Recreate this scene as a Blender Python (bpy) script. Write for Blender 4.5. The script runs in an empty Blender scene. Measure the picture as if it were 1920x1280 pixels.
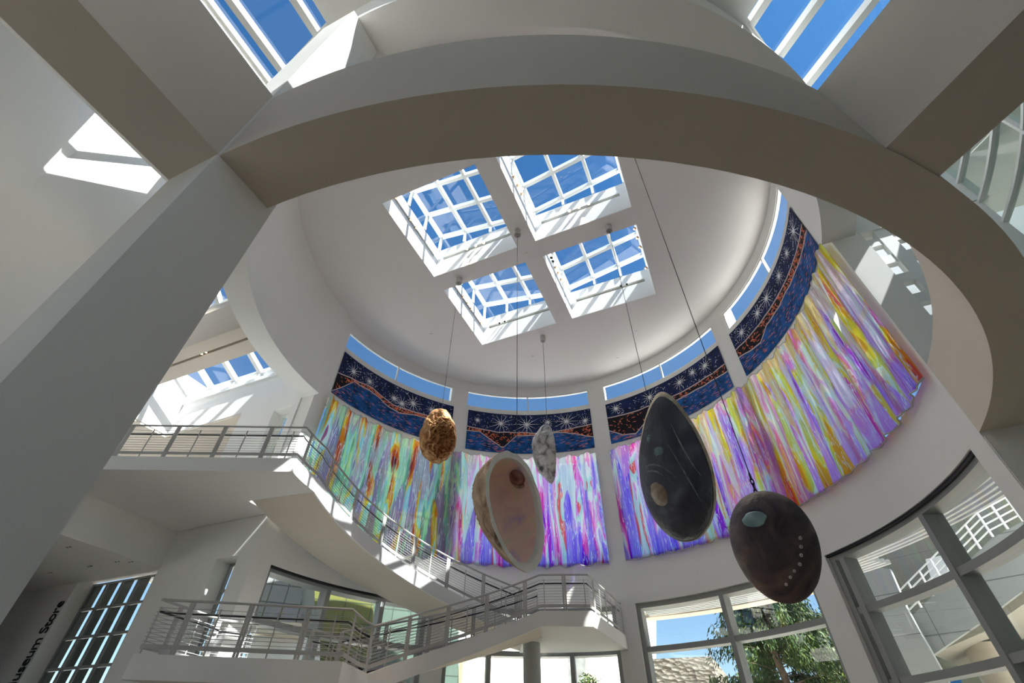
import bpy, bmesh, math, random
from mathutils import Vector, Matrix, noise
random.seed(7)
sc = bpy.context.scene
COL = sc.collection
# ------------------------------------------------------------------ camera, light, exposure
S = 5.0            # metres per layout unit; layout heights are measured from the eye, 1.6 m above the floor
EYE = 1.6
FPX, PITCH, ROLL = 880.5, math.radians(42.98), math.radians(0.7213)
_f = Vector((0, math.cos(PITCH), math.sin(PITCH))); _r = Vector((1, 0, 0)); _u = _r.cross(_f)
CR = _r*math.cos(ROLL) + _u*math.sin(ROLL)
CU = -_r*math.sin(ROLL) + _u*math.cos(ROLL)
cam = bpy.data.cameras.new('camera'); cam.sensor_width = 36; cam.lens = FPX*36/1920
cam.clip_start = 0.05; cam.clip_end = 2000
co = bpy.data.objects.new('camera', cam); COL.objects.link(co)
M = Matrix((CR, CU, -_f)).transposed().to_4x4(); M.translation = Vector((0, 0, EYE)); co.matrix_world = M
sc.camera = co
sc.view_settings.view_transform = 'Standard'; sc.view_settings.look = 'None'
sc.view_settings.gamma = 1.0; sc.view_settings.use_curve_mapping = False
sc.view_settings.exposure = 0.50

CX, CY = 0.12, 2.338                     # rotunda axis
GA = math.radians(24.0)                  # building grid turned against the view
GC, GS = math.cos(GA), math.sin(GA)
def g2w(u, v): return (u*GC + v*GS + CX, -u*GS + v*GC + CY)
def V(x, y, z): return Vector((x*S, y*S, z*S + EYE))
def G(u, v, z): x, y = g2w(u, v); return V(x, y, z)
def C(th, r, z): t = math.radians(th); return V(CX + r*math.sin(t), CY + r*math.cos(t), z)
def ray(px, py): return CR*((px-960)/FPX) + CU*((640-py)/FPX) + _f
def at_z(px, py, z): d = ray(px, py); d = d*(z/d.z); return V(d.x, d.y, z)
def at_plane(px, py, az, dist):          # on the upright plane facing compass angle az, dist units away
    n = Vector((math.sin(math.radians(az)), math.cos(math.radians(az)), 0)); d = ray(px, py); d = d*(dist/d.dot(n))
    return V(d.x, d.y, d.z)

# sun: high from the right, slightly behind the viewer
sd = Vector((0.776*GC - 0.14*GS, -0.776*GS - 0.14*GC, 1.0)).normalized()
sl = bpy.data.lights.new('sun', 'SUN'); sl.energy = 16.0; sl.angle = math.radians(0.53); sl.color = (1.0, 0.96, 0.90)
so = bpy.data.objects.new('sun', sl); COL.objects.link(so)
so.rotation_euler = (-sd).to_track_quat('-Z', 'Y').to_euler(); so.location = (30, -30, 60)
w = bpy.data.worlds.new('sky'); sc.world = w; w.use_nodes = True
nt = w.node_tree; nt.nodes.clear()
sky = nt.nodes.new('ShaderNodeTexSky'); sky.sky_type = 'NISHITA'; sky.sun_disc = False
sky.sun_elevation = math.asin(sd.z); sky.sun_rotation = math.atan2(sd.x, sd.y)
sky.altitude = 250; sky.air_density = 1.0; sky.dust_density = 0.4; sky.ozone_density = 1.5
mul = nt.nodes.new('ShaderNodeMix'); mul.data_type = 'RGBA'; mul.blend_type = 'MULTIPLY'; mul.inputs[0].default_value = 1
tcw = nt.nodes.new('ShaderNodeTexCoord'); spw = nt.nodes.new('ShaderNodeSeparateXYZ'); nt.links.new(tcw.outputs['Generated'], spw.inputs[0])
mrw = nt.nodes.new('ShaderNodeMapRange'); mrw.inputs[1].default_value = 0.1; mrw.inputs[2].default_value = 0.85; nt.links.new(spw.outputs[2], mrw.inputs[0])
tint = nt.nodes.new('ShaderNodeMix'); tint.data_type = 'RGBA'; tint.inputs[6].default_value = (0.98, 1.02, 1.04, 1); tint.inputs[7].default_value = (0.40, 0.84, 1.10, 1)
nt.links.new(mrw.outputs[0], tint.inputs[0]); nt.links.new(tint.outputs[2], mul.inputs[7])
bg = nt.nodes.new('ShaderNodeBackground'); bg.inputs[1].default_value = 0.14
ow = nt.nodes.new('ShaderNodeOutputWorld')
nt.links.new(sky.outputs[0], mul.inputs[6]); nt.links.new(mul.outputs[2], bg.inputs[0]); nt.links.new(bg.outputs[0], ow.inputs[0])
cy = sc.cycles
cy.use_denoising = True
try: cy.denoiser = 'OPENIMAGEDENOISE'
except Exception: pass
cy.max_bounces = 12; cy.diffuse_bounces = 6; cy.glossy_bounces = 4; cy.transparent_max_bounces = 24; cy.transmission_bounces = 6
cy.caustics_reflective = False; cy.caustics_refractive = False
cy.sample_clamp_indirect = 6.0

# ------------------------------------------------------------------ materials
MATS = {}
def _new(name):
    m = bpy.data.materials.new(name); m.use_nodes = True; n = m.node_tree; n.nodes.clear()
    o = n.nodes.new('ShaderNodeOutputMaterial'); MATS[name] = m; return m, n, o
def N(n, t, **k):
    x = n.nodes.new(t)
    for a, b in k.items():
        if a[0] == 'i' and a[1:].isdigit(): x.inputs[int(a[1:])].default_value = b
        else: setattr(x, a, b)
    return x
def ramp(n, stops, interp='LINEAR'):
    r = n.nodes.new('ShaderNodeValToRGB'); e = r.color_ramp; e.interpolation = interp
    while len(e.elements) < len(stops): e.elements.new(0.5)
    for el, (p, c) in zip(e.elements, stops): el.position = p; el.color = (*c, 1) if len(c) == 3 else c
    return r
def pbr(name, col, rough=0.6, metal=0.0, var=0.04, scale=3.0, bump=0.0, bscale=40.0, spec=0.4):
    m, n, o = _new(name)
    p = N(n, 'ShaderNodeBsdfPrincipled'); p.inputs['Roughness'].default_value = rough; p.inputs['Metallic'].default_value = metal
    p.inputs['Specular IOR Level'].default_value = spec
    tc = N(n, 'ShaderNodeTexCoord'); ns = N(n, 'ShaderNodeTexNoise'); ns.inputs['Scale'].default_value = scale; ns.inputs['Detail'].default_value = 4
    n.links.new(tc.outputs['Object'], ns.inputs['Vector'])
    a = tuple(max(0, c*(1-var)) for c in col); b = tuple(min(1, c*(1+var)) for c in col)
    r = ramp(n, [(0.3, a), (0.7, b)]); n.links.new(ns.outputs[0], r.inputs[0]); n.links.new(r.outputs[0], p.inputs['Base Color'])
    if bump:
        n2 = N(n, 'ShaderNodeTexNoise'); n2.inputs['Scale'].default_value = bscale; n.links.new(tc.outputs['Object'], n2.inputs['Vector'])
        bp = N(n, 'ShaderNodeBump'); bp.inputs['Strength'].default_value = bump; n.links.new(n2.outputs[0], bp.inputs['Height']); n.links.new(bp.outputs[0], p.inputs['Normal'])
    n.links.new(p.outputs[0], o.inputs[0]); return m
def glass(name, tint, refl=0.08, rough=0.0):
    m, n, o = _new(name)
    t = N(n, 'ShaderNodeBsdfTransparent'); t.inputs[0].default_value = (*tint, 1)
    g = N(n, 'ShaderNodeBsdfGlossy'); g.inputs['Roughness'].default_value = rough; g.inputs[0].default_value = (1, 1, 1, 1)
    f = N(n, 'ShaderNodeFresnel'); geo = N(n, 'ShaderNodeNewGeometry')
    io = N(n, 'ShaderNodeMath', operation='MULTIPLY_ADD'); io.inputs[1].default_value = 1/1.5-1.5; io.inputs[2].default_value = 1.5   # a thin pane has no inside
    n.links.new(geo.outputs['Backfacing'], io.inputs[0]); n.links.new(io.outputs[0], f.inputs[0])
    ma = N(n, 'ShaderNodeMath', operation='MULTIPLY_ADD'); ma.inputs[1].default_value = 1.0; ma.inputs[2].default_value = refl-0.04; ma.use_clamp = True
    mx = N(n, 'ShaderNodeMixShader'); n.links.new(f.outputs[0], ma.inputs[0]); n.links.new(ma.outputs[0], mx.inputs[0])
    n.links.new(t.outputs[0], mx.inputs[1]); n.links.new(g.outputs[0], mx.inputs[2]); n.links.new(mx.outputs[0], o.inputs[0]); return m
def panels(name, col, joint, sx, sz, var=0.04, jw=0.02, rough=0.35, metal=0.0):
    # enamelled panel cladding: joints from the UV map (UV in metres)
    m, n, o = _new(name)
    p = N(n, 'ShaderNodeBsdfPrincipled'); p.inputs['Roughness'].default_value = rough; p.inputs['Metallic'].default_value = metal
    uv = N(n, 'ShaderNodeUVMap'); b = N(n, 'ShaderNodeTexBrick'); b.offset = 0.0
    b.inputs['Color1'].default_value = (*col, 1); b.inputs['Color2'].default_value = (*[c*(1-var) for c in col], 1); b.inputs['Mortar'].default_value = (*joint, 1)
    b.inputs['Scale'].default_value = 1.0; b.inputs['Mortar Size'].default_value = jw; b.inputs['Brick Width'].default_value = sx; b.inputs['Row Height'].default_value = sz
    n.links.new(uv.outputs[0], b.inputs['Vector']); n.links.new(b.outputs[0], p.inputs['Base Color']); n.links.new(p.outputs[0], o.inputs[0]); return m

PLASTER = pbr('white_plaster', (0.80, 0.79, 0.77), 0.85, var=0.015, scale=0.6, spec=0.2)
CEILP = pbr('ceiling_plaster', (0.82, 0.79, 0.775), 0.9, var=0.015, scale=0.5, spec=0.2)
SHADEP = pbr('shade_tinted_plaster', (0.68, 0.61, 0.53), 0.9, var=0.02, scale=0.8, spec=0.15)  # white plaster with brown shade and warm floor bounce mixed into its colour
TRAV = pbr('travertine_floor', (0.40, 0.33, 0.25), 0.5, var=0.10, scale=1.2)
PAVE = pbr('plaza_paving', (0.78, 0.74, 0.66), 0.8, var=0.1, scale=0.8)
WMET = pbr('white_metal', (0.80, 0.80, 0.78), 0.4, var=0.02)
GMET = pbr('grey_metal', (0.30, 0.31, 0.30), 0.45, var=0.03)
RAILM = pbr('rail_metal', (0.44, 0.43, 0.41), 0.45, var=0.03)
BLACK = pbr('black_rubber', (0.012, 0.012, 0.014), 0.5, var=0.0)
SLOT = pbr('slot_metal', (0.30, 0.30, 0.24), 0.6, var=0.03)
DARKTREAD = pbr('dark_timber', (0.05, 0.035, 0.028), 0.6, var=0.1)
COPPER = pbr('lamp_copper', (0.55, 0.30, 0.18), 0.25, metal=0.9, var=0.03)
SIGN = pbr('sign_black', (0.008, 0.008, 0.009), 0.5, var=0.0)
CANM = pbr('canister_grey', (0.50, 0.47, 0.45), 0.4, var=0.02)
CLEAR = glass('clear_glass', (0.90, 0.95, 0.93), 0.06)
SKYG = glass('skylight_glass', (0.84, 0.92, 0.96), 0.05)
DARKABS = pbr('bounce_absorber', (0.10, 0.095, 0.085), 0.7, var=0.1)  # dark only to soak up bounced light in the unseen entrance
def emit(name, col, st):
    m, n, o = _new(name); e = N(n, 'ShaderNodeEmission'); e.inputs[0].default_value = (*col, 1); e.inputs[1].default_value = st
    n.links.new(e.outputs[0], o.inputs[0]); return m
LAMP = emit('lamp_glow', (1.0, 0.72, 0.42), 14.0)
LAMPDIM = emit('lamp_dim', (1.0, 0.62, 0.38), 1.6)

# ------------------------------------------------------------------ mesh building
class MB:
    def __init__(s): s.v = []; s.f = []; s.m = []; s.uv = {}
    def face(s, pts, mi=0, uv=None):
        i = len(s.v); s.v += [Vector(p) for p in pts]
        if uv: s.uv[len(s.f)] = uv
        s.f.append(tuple(range(i, i+len(pts)))); s.m.append(mi); return s
    def faces(s, verts, faces, mi=0):
        i = len(s.v); s.v += [Vector(p) for p in verts]
        for f in faces: s.f.append(tuple(i+k for k in f)); s.m.append(mi)
        return s
    def hexa(s, b, t, mi=0):                       # two matching rings: bottom and top
        n = len(b); s.faces(list(b)+list(t), [tuple(range(n-1, -1, -1)), tuple(range(n, 2*n))] + [(k, (k+1) % n, n+(k+1) % n, n+k) for k in range(n)], mi); return s
    def gbox(s, u0, u1, v0, v1, z0, z1, mi=0):
        q = [(u0, v0), (u1, v0), (u1, v1), (u0, v1)]
        return s.hexa([G(a, b, z0) for a, b in q], [G(a, b, z1) for a, b in q], mi)
    def prism(s, pts, z0, z1, mi=0):                # pts: function z -> world, outline list of (fn args)
        return s.hexa([p(z0) for p in pts], [p(z1) for p in pts], mi)
    def sector(s, t0, t1, r0, r1, z0, z1, step=2.0, mi=0):
        n = max(1, int(abs(t1-t0)/step+0.5)); zs0 = z0 if callable(z0) else (lambda t: z0); zs1 = z1 if callable(z1) else (lambda t: z1)
        vs = []; fs = []
        for k in range(n+1):
            t = t0+(t1-t0)*k/n
            vs += [C(t, r0, zs0(t)), C(t, r1, zs0(t)), C(t, r1, zs1(t)), C(t, r0, zs1(t))]
        for k in range(n):
            a = 4*k; b = a+4
            for q in range(4): fs.append((a+q, b+q, b+(q+1) % 4, a+(q+1) % 4))
        fs.append((0, 1, 2, 3)); fs.append((4*n+3, 4*n+2, 4*n+1, 4*n)); return s.faces(vs, fs, mi)
    def bar(s, p, q, w, h=None, up=(0, 0, 1), mi=0):
        p = Vector(p); q = Vector(q); d = (q-p); 
        if d.length < 1e-6: return s
        d.normalize(); up = Vector(up)
        if abs(d.dot(up)) > 0.98: up = Vector((0.3, 1, 0))
        a = d.cross(up).normalized()*(w/2); b = a.cross(d).normalized()*((h or w)/2)
        return s.hexa([p-a-b, p+a-b, p+a+b, p-a+b], [q-a-b, q+a-b, q+a+b, q-a+b], mi)
    def tube(s, path, r, n=8, mi=0, cap=True):
        path = [Vector(p) for p in path]; m = len(path); vs = []; prev = None
        for k, p in enumerate(path):
            d = (path[min(k+1, m-1)]-path[max(k-1, 0)]).normalized()
            up = Vector((0, 0, 1)) if abs(d.z) < 0.95 else Vector((0, 1, 0))
            a = d.cross(up).normalized(); b = a.cross(d)
            rr = r[k] if isinstance(r, (list, tuple)) else r
            vs += [p + (a*math.cos(2*math.pi*j/n) + b*math.sin(2*math.pi*j/n))*rr for j in range(n)]
        fs = [(k*n+j, k*n+(j+1) % n, (k+1)*n+(j+1) % n, (k+1)*n+j) for k in range(m-1) for j in range(n)]
        if cap: fs += [tuple(range(n-1, -1, -1)), tuple(range((m-1)*n, m*n))]
        return s.faces(vs, fs, mi)
    def cyl(s, c, r, z0, z1, n=24, mi=0, r1=None):
        r1 = r if r1 is None else r1
        return s.hexa([Vector((c[0]+r*math.cos(2*math.pi*k/n), c[1]+r*math.sin(2*math.pi*k/n), z0)) for k in range(n)],
                      [Vector((c[0]+r1*math.cos(2*math.pi*k/n), c[1]+r1*math.sin(2*math.pi*k/n), z1)) for k in range(n)], mi)
    def build(s, name, mats, parent=None, smooth=False):
        me = bpy.data.meshes.new(name); org = Vector((0, 0, 0))
        if parent is None and s.v:
            lo = Vector([min(p[i] for p in s.v) for i in range(3)]); hi = Vector([max(p[i] for p in s.v) for i in range(3)])
            org = Vector(((lo.x+hi.x)/2, (lo.y+hi.y)/2, lo.z))
        elif parent is not None: org = parent.location.copy() if parent.parent is None else parent.parent.location + parent.location
        me.from_pydata([p-org for p in s.v], [], s.f)
        for m in (mats if isinstance(mats, (list, tuple)) else [mats]): me.materials.append(m)
        me.polygons.foreach_set('material_index', s.m)
        if s.uv:
            ul = me.uv_layers.new(name='UVMap')
            for fi, uv in s.uv.items():
                for li, c in zip(me.polygons[fi].loop_indices, uv): ul.data[li].uv = c
        bm = bmesh.new(); bm.from_mesh(me); 
        if not s.uv: bmesh.ops.remove_doubles(bm, verts=bm.verts, dist=1e-5)
        bmesh.ops.recalc_face_normals(bm, faces=bm.faces); bm.to_mesh(me); bm.free()
        if smooth:
            me.polygons.foreach_set('use_smooth', [True]*len(me.polygons))
            try: me.set_sharp_from_angle(angle=math.radians(40))
            except Exception: pass
        o = bpy.data.objects.new(name, me); COL.objects.link(o)
        if parent is None: o.location = org
        else: o.parent = parent
        return o
def tag(o, label=None, cat=None, group=None, kind=None):
    if label: o['label'] = label
    if cat: o['category'] = cat
    if group: o['group'] = group
    if kind: o['kind'] = kind
    return o
def empty(name, loc, label, cat, group=None):
    o = bpy.data.objects.new(name, None); o.empty_display_size = 0.1; COL.objects.link(o); o.location = loc
    o.matrix_world = Matrix.Translation(loc); return tag(o, label, cat, group)
def struct(name, mb, m, label, cat, smooth=True): return tag(mb.build(name, m, None, smooth), label, cat, None, 'structure')
def flat(outer, holes, z0, z1):
    """slab of outline outer (list of (x,y) world metres) with holes, between heights z0 and z1"""
    bm = bmesh.new()
    def loop(pts):
        vs = [bm.verts.new((x, y, z0)) for x, y in pts]
        return [bm.edges.new((vs[k], vs[(k+1) % len(vs)])) for k in range(len(vs))]
    es = loop(outer)
    for h in holes: es += loop(h)
    r = bmesh.ops.triangle_fill(bm, edges=es, use_beauty=True)
    fs = [f for f in r['geom'] if isinstance(f, bmesh.types.BMFace)]
    e = bmesh.ops.extrude_face_region(bm, geom=fs)
    for v in e['geom']:
        if isinstance(v, bmesh.types.BMVert): v.co.z = z1
    mb = MB(); bm.verts.index_update()
    mb.faces([v.co.copy() for v in bm.verts], [tuple(v.index for v in f.verts) for f in bm.faces]); bm.free(); return mb
def xy(p): return (p.x, p.y)
def Z(z): return z*S + EYE
# ------------------------------------------------------------------ setting
RI, RO = 1.866, 2.008
TL, TR = -66.5, 114.8              # the outward, glazed half of the rotunda
PIL = [-21.0, 24.6, 69.3]          # pilasters between the bays
HW = 2.4
BAYS = [(-62.3, -23.4), (-18.6, 22.2), (27.0, 66.9), (71.7, 110.8)]
FL = -EYE/S
# floor and ground
mb = flat([(-160, -120), (160, -120), (160, 160), (-160, 160)], [], -0.6, -0.02); struct('floor_outside', mb, PAVE, 'pale paved ground around the building', 'ground')
mb = flat([xy(G(-5.2, -1.3, 0)), xy(G(2.75, -1.3, 0)), xy(G(2.75, 2.1, 0)), xy(G(-5.2, 2.1, 0))], [], -0.3, 0.0); struct('floor', mb, TRAV, 'travertine floor of the rotunda', 'floor')
mb = flat([xy(G(-5.2, -4.6, 0)), xy(G(3.2, -4.6, 0)), xy(G(3.2, -1.3, 0)), xy(G(-5.2, -1.3, 0))], [], -0.3, 0.0); struct('floor_entrance', mb, DARKABS, 'unseen entrance hall floor, darkened to absorb bounced light', 'floor')  # colour lowered out of view to cut light bouncing up
# rotunda wall: lower drum with glazed openings, pilasters, mural backing
mb = MB()
mb.sector(TL, TR, RI, RO, 1.0, 1.335)
for a, b in [(TL, -62.3), (-23.4, -18.6), (22.2, 27.0), (66.9, 71.7), (110.8, TR)]:
    mb.sector(a, b, RI, RO, FL, 1.0); mb.sector(a, b, RI, RO, 1.335, 3.24)
for a, b in BAYS:
    mb.sector(a, b, RI, RO, 2.325, 2.86); mb.sector(a, b, RI, RI+.03, 2.86, 2.893)
    mb.sector(a, b, RI, RI+.03, 3.092, 3.24)
struct('wall_rotunda', mb, PLASTER, 'white curved rotunda wall with pilasters around the window bays', 'wall')
# the rest of the drum hangs above the hall
mb = MB(); mb.sector(TR, 225, 1.815, 1.985, 2.255, 3.28); mb.sector(225, 360+TL, 1.815, 1.985, 2.255, 3.28)
struct('wall_upper', mb, PLASTER, 'white curved upper wall of the rotunda hanging over the hall', 'wall')
# ceiling with four wells
UW = [(-0.855, -0.063), (0.096, 0.886)]; VW = [(-0.845, -0.066), (0.099, 0.889)]
ZC = 3.205
wells = [(u, v) for v in VW for u in UW]
outer = [xy(C(t, 1.93, 0)) for t in range(0, 360, 4)]
mb = flat(outer, [[xy(G(u[0], v[0], 0)), xy(G(u[1], v[0], 0)), xy(G(u[1], v[1], 0)), xy(G(u[0], v[1], 0))] for u, v in wells], Z(ZC), Z(ZC+0.06))
struct('ceiling', mb, CEILP, 'round white rotunda ceiling with four square skylight wells', 'ceiling')
# ring beam and piers
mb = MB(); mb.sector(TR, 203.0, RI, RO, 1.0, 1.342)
struct('beam_ring', mb, SHADEP, 'deep curved ring beam crossing over the entrance', 'beam')
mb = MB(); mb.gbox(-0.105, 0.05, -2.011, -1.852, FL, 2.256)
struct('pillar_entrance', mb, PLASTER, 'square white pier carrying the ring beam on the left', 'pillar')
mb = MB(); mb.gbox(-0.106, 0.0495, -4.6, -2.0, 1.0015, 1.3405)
struct('beam_entrance', mb, SHADEP, 'straight beam running from the left pier overhead', 'beam')
d2 = math.sqrt(.5)
def dg(s, t, z): return G((s+t)*d2, (s-t)*d2, z)      # s across, t along the right diagonal
s0 = (1.46-1.40)*d2; t0 = (1.46+1.40)*d2
mb = MB(); q = [(s0-.085, t0-.06), (s0+.085, t0-.06), (s0+.085, t0+2.4), (s0-.085, t0+2.4)]
mb.hexa([dg(a, b, 1.0015) for a, b in q], [dg(a, b, 1.3405) for a, b in q])
struct('beam_diagonal', mb, SHADEP, 'straight beam running diagonally overhead on the right', 'beam')

# skylight wells and lanterns in the rotunda ceiling
def lantern(idx, u, v, flip, where):
    zt = 3.575
    mb = MB(); t = 0.02
    su, sv = u, v
    slotz = (3.412, 3.452)
    for k, (a0, a1) in enumerate(((ZC+.003, slotz[0]), (slotz[1], zt))):
        g_ = .0015; su = (u[0]+g_, u[1]-g_); sv = (v[0]+g_, v[1]-g_)
        mb.gbox(su[0]-t, su[0], sv[0]-t, sv[1]+t, a0, a1); mb.gbox(su[1], su[1]+t, sv[0]-t, sv[1]+t, a0, a1)
        mb.gbox(su[0], su[1], sv[0]-t, sv[0], a0, a1); mb.gbox(su[0], su[1], sv[1], sv[1]+t, a0, a1)
    for e in (0.06,):
        for (a0, a1) in ((slotz[0], slotz[1]),):
            mb.gbox(su[0]-t, su[0], sv[0]-t, sv[0]+e, a0, a1); mb.gbox(su[0]-t, su[0], sv[1]-e, sv[1]+t, a0, a1)
            mb.gbox(su[1], su[1]+t, sv[0]-t, sv[0]+e, a0, a1); mb.gbox(su[1], su[1]+t, sv[1]-e, sv[1]+t, a0, a1)
            mb.gbox(su[0], su[0]+e, sv[0]-t, sv[0], a0, a1); mb.gbox(su[1]-e, su[1], sv[0]-t, sv[0], a0, a1)
            mb.gbox(su[0], su[0]+e, sv[1], sv[1]+t, a0, a1); mb.gbox(su[1]-e, su[1], sv[1], sv[1]+t, a0, a1)
    w = struct('window_%d' % idx, mb, PLASTER, 'square skylight well in the rotunda ceiling, ' + where, 'skylight', False)
    b = MB(); e = 0.05; a0, a1 = slotz
    b.gbox(su[0]-t-.012, su[0]-t, sv[0], sv[1], a0, a1); b.gbox(su[1]+t, su[1]+t+.012, sv[0], sv[1], a0, a1)
    b.gbox(su[0], su[1], sv[0]-t-.012, sv[0]-t, a0, a1); b.gbox(su[0], su[1], sv[1]+t, sv[1]+t+.012, a0, a1)
    b.build('light_slot', SLOT, w)
    zo, zi = 3.80, 3.645                       # glass high on the outer side, low towards the middle
    def zz(x):
        k = (x-su[0])/(su[1]-su[0]); return zo+(zi-zo)*k if flip else zi+(zo-zi)*k
    f = MB(); n = 3; bw = 0.028
    us = [su[0]+(su[1]-su[0])*k/n for k in range(n+1)]; vs = [sv[0]+(sv[1]-sv[0])*k/n for k in range(n+1)]
    for x in us: f.bar(G(x, sv[0], zz(x)), G(x, sv[1], zz(x)), bw*S, .045*S)
    for y in vs: f.bar(G(su[0], y, zz(su[0])), G(su[1], y, zz(su[1])), bw*S, .045*S)
    for x in us:
        for y in (sv[0], sv[1]): f.bar(G(x, y, zt), G(x, y, zz(x)), .022*S)
    for y in vs:
        for x in (su[0], su[1]): f.bar(G(x, y, zt), G(x, y, zz(x)), .022*S)
    f.build('frame', WMET, w)
    g = MB()
    g.face([G(su[0], sv[0], zz(su[0])), G(su[1], sv[0], zz(su[1])), G(su[1], sv[1], zz(su[1])), G(su[0], sv[1], zz(su[0]))])
    for y in sv: g.face([G(su[0], y, zt), G(su[1], y, zt), G(su[1], y, zz(su[1])), G(su[0], y, zz(su[0]))])
    for x in su: g.face([G(x, sv[0], zt), G(x, sv[1], zt), G(x, sv[1], zz(x)), G(x, sv[0], zz(x))])
    g.build('pane', SKYG, w)
lantern(1, UW[0], VW[0], True, 'upper left of the four in the photo')
lantern(2, UW[1], VW[0], False, 'upper right of the four, cut by the dark ring beam')
lantern(3, UW[0], VW[1], True, 'lowest of the four in the photo')
lantern(4, UW[1], VW[1], False, 'lower right of the four in the photo')

# clerestory windows, glazed curtain bays and storefront bays
wi = 5
BN = ['left bay', 'middle bay', 'bay right of the middle pilaster', 'far right bay']
def curved_glass(a, b, r, z0, z1, step=2.0):
    g = MB(); n = max(2, int((b-a)/step))
    for k in range(n):
        t = a+(b-a)*k/n; t2 = a+(b-a)*(k+1)/n; g.face([C(t, r, z0), C(t2, r, z0), C(t2, r, z1), C(t, r, z1)])
    return g
def glazed(name, a, b, z0, z1, mull, trans, fw, fd, r, fm, label, cat='window', edge=None, gm=None):
    f = MB(); e = edge or fw
    f.sector(a, b, r-fd/2, r+fd/2, z0, z0+e); f.sector(a, b, r-fd/2, r+fd/2, z1-e, z1)
    da = math.degrees(fw/r)
    for m in [a+da*.5, b-da*.5]+mull: f.sector(m-da/2, m+da/2, r-fd/2, r+fd/2, z0+e, z1-e)
    for z in trans: f.sector(a, b, r-fd/2*.85, r+fd/2*.85, z-fw/2, z+fw/2)
    w = struct(name, f, fm, label, cat)
    curved_glass(a, b, r, z0+e, z1-e).build('pane', gm or CLEAR, w, True); return w
for k, (a, b) in enumerate(BAYS):
    glazed('window_%d' % wi, a, b, 2.893, 3.092, [(a+b)/2], [], 0.012, 0.022, RI+.018, WMET, 'narrow curved clerestory window at the ceiling, ' + BN[k]); wi += 1
for k, (a, b) in enumerate(BAYS):
    n = 3; glazed('window_%d' % wi, a, b, 1.335, 2.325, [a+(b-a)*j/n for j in range(1, n)], [1.68, 2.0], 0.011, 0.03, 1.98, WMET, 'tall curved window behind the film curtain, ' + BN[k]); wi += 1
SF = [(-62.3, -23.4, [-47.0, -34.0]), (-18.6, 22.2, [-8.0, 11.0]), (27.0, 66.9, [46.6]), (71.7, 110.8, [74.0, 92.6])]
for k, (a, b, mu) in enumerate(SF):
    glazed('window_%d' % wi, a, b, FL, 1.0, mu, [0.70, 0.372, 0.05], 0.034, 0.10, 1.945, GMET, 'tall curved glass storefront at ground level, ' + BN[k]); wi += 1
mb = MB(); mb.sector(71.7, 110.6, 1.875, 1.897, 0.988, 1.003); mb.sector(-62, -23.5, 1.875, 1.897, 0.988, 1.003)
struct('trim_1', mb, BLACK, 'black shade slot along the head of the storefront', 'trim')

# left hall walls
mb = MB()
V0, V1 = -0.03, 0.10
def wallv(u0, u1, z0, z1, v0=V0, v1=V1): mb.gbox(min(u0, u1), max(u0, u1), v0, v1, z0, z1)
wallv(-1.86, -2.0, FL, 1.31); wallv(-2.0, -2.19, 1.027, 1.31); wallv(-2.19, -2.735, FL, 1.31)
wallv(-2.735, -3.6, 1.06, 1.31); wallv(-3.6, -5.2, FL, 1.31)
struct('wall_left', mb, PLASTER, 'white wall under the balcony with deep window openings', 'wall', False)
mb = MB(); mb.gbox(-2.80, -2.72, -2.03, V0, 1.03, 1.30)
struct('wall_bulkhead', mb, PLASTER, 'white bulkhead above the low shop ceiling', 'wall', False)
mb = MB(); mb.gbox(-5.2, -2.801, -2.03, V0, 1.031, 1.06)
struct('ceiling_shop', mb, PLASTER, 'low white ceiling in front of the shop window', 'ceiling', False)
mb = MB(); mb.gbox(-4.62, -4.5, -2.0, V0, FL, 1.03)  # black slab standing in for the unlit shop interior
struct('shop_darkness', mb, BLACK, 'black sheet for the darkness of the shop opening beside the sign', 'wall', False)
# narrow window left of the drum, shop window
def flatwin(name, u0, u1, z0, z1, v, us, zs, fw, label, fm=GMET, gm=CLEAR):
    f = MB()
    for x in [u0+fw/2, u1-fw/2]+us: f.gbox(x-fw/2, x+fw/2, v-.009, v+.009, z0, z1)
    for z in [z0+fw/2, z1-fw/2]+zs: f.gbox(u0, u1, v-.008, v+.008, z-fw/2, z+fw/2)
    w = struct(name, f, fm, label, 'window', False)
    MB().face([G(u0, v, z0), G(u1, v, z0), G(u1, v, z1), G(u0, v, z1)]).build('pane', gm, w); return w
flatwin('window_17', -2.19, -2.0, FL, 1.027, 0.085, [-2.085], [0.86, 0.6, 0.3], 0.018, 'narrow deep-set window in the wall left of the stairs')
us = [-3.6+0.865*k/5 for k in range(1, 5)]
W18 = flatwin('window_18', -3.6, -2.735, FL, 1.045, 0.085, us, [0.87, 0.69, 0.51, 0.33, 0.15], 0.016, 'large gridded shop window at the lower left')
blind = MB()
zr = [1.04, 0.87, 0.69, 0.51, 0.33, 0.15]
for i in range(5):
    a = -3.6+0.865*i/5
    for z1, z0 in zip(zr, zr[1:]): blind.gbox(a+.012, a+.112, .0865, .0885, z0+.010, z1-.010)
blind.build('shade_panel', pbr('shade_grey', (0.20, 0.21, 0.205), 0.7, var=0.05), W18)

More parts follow.
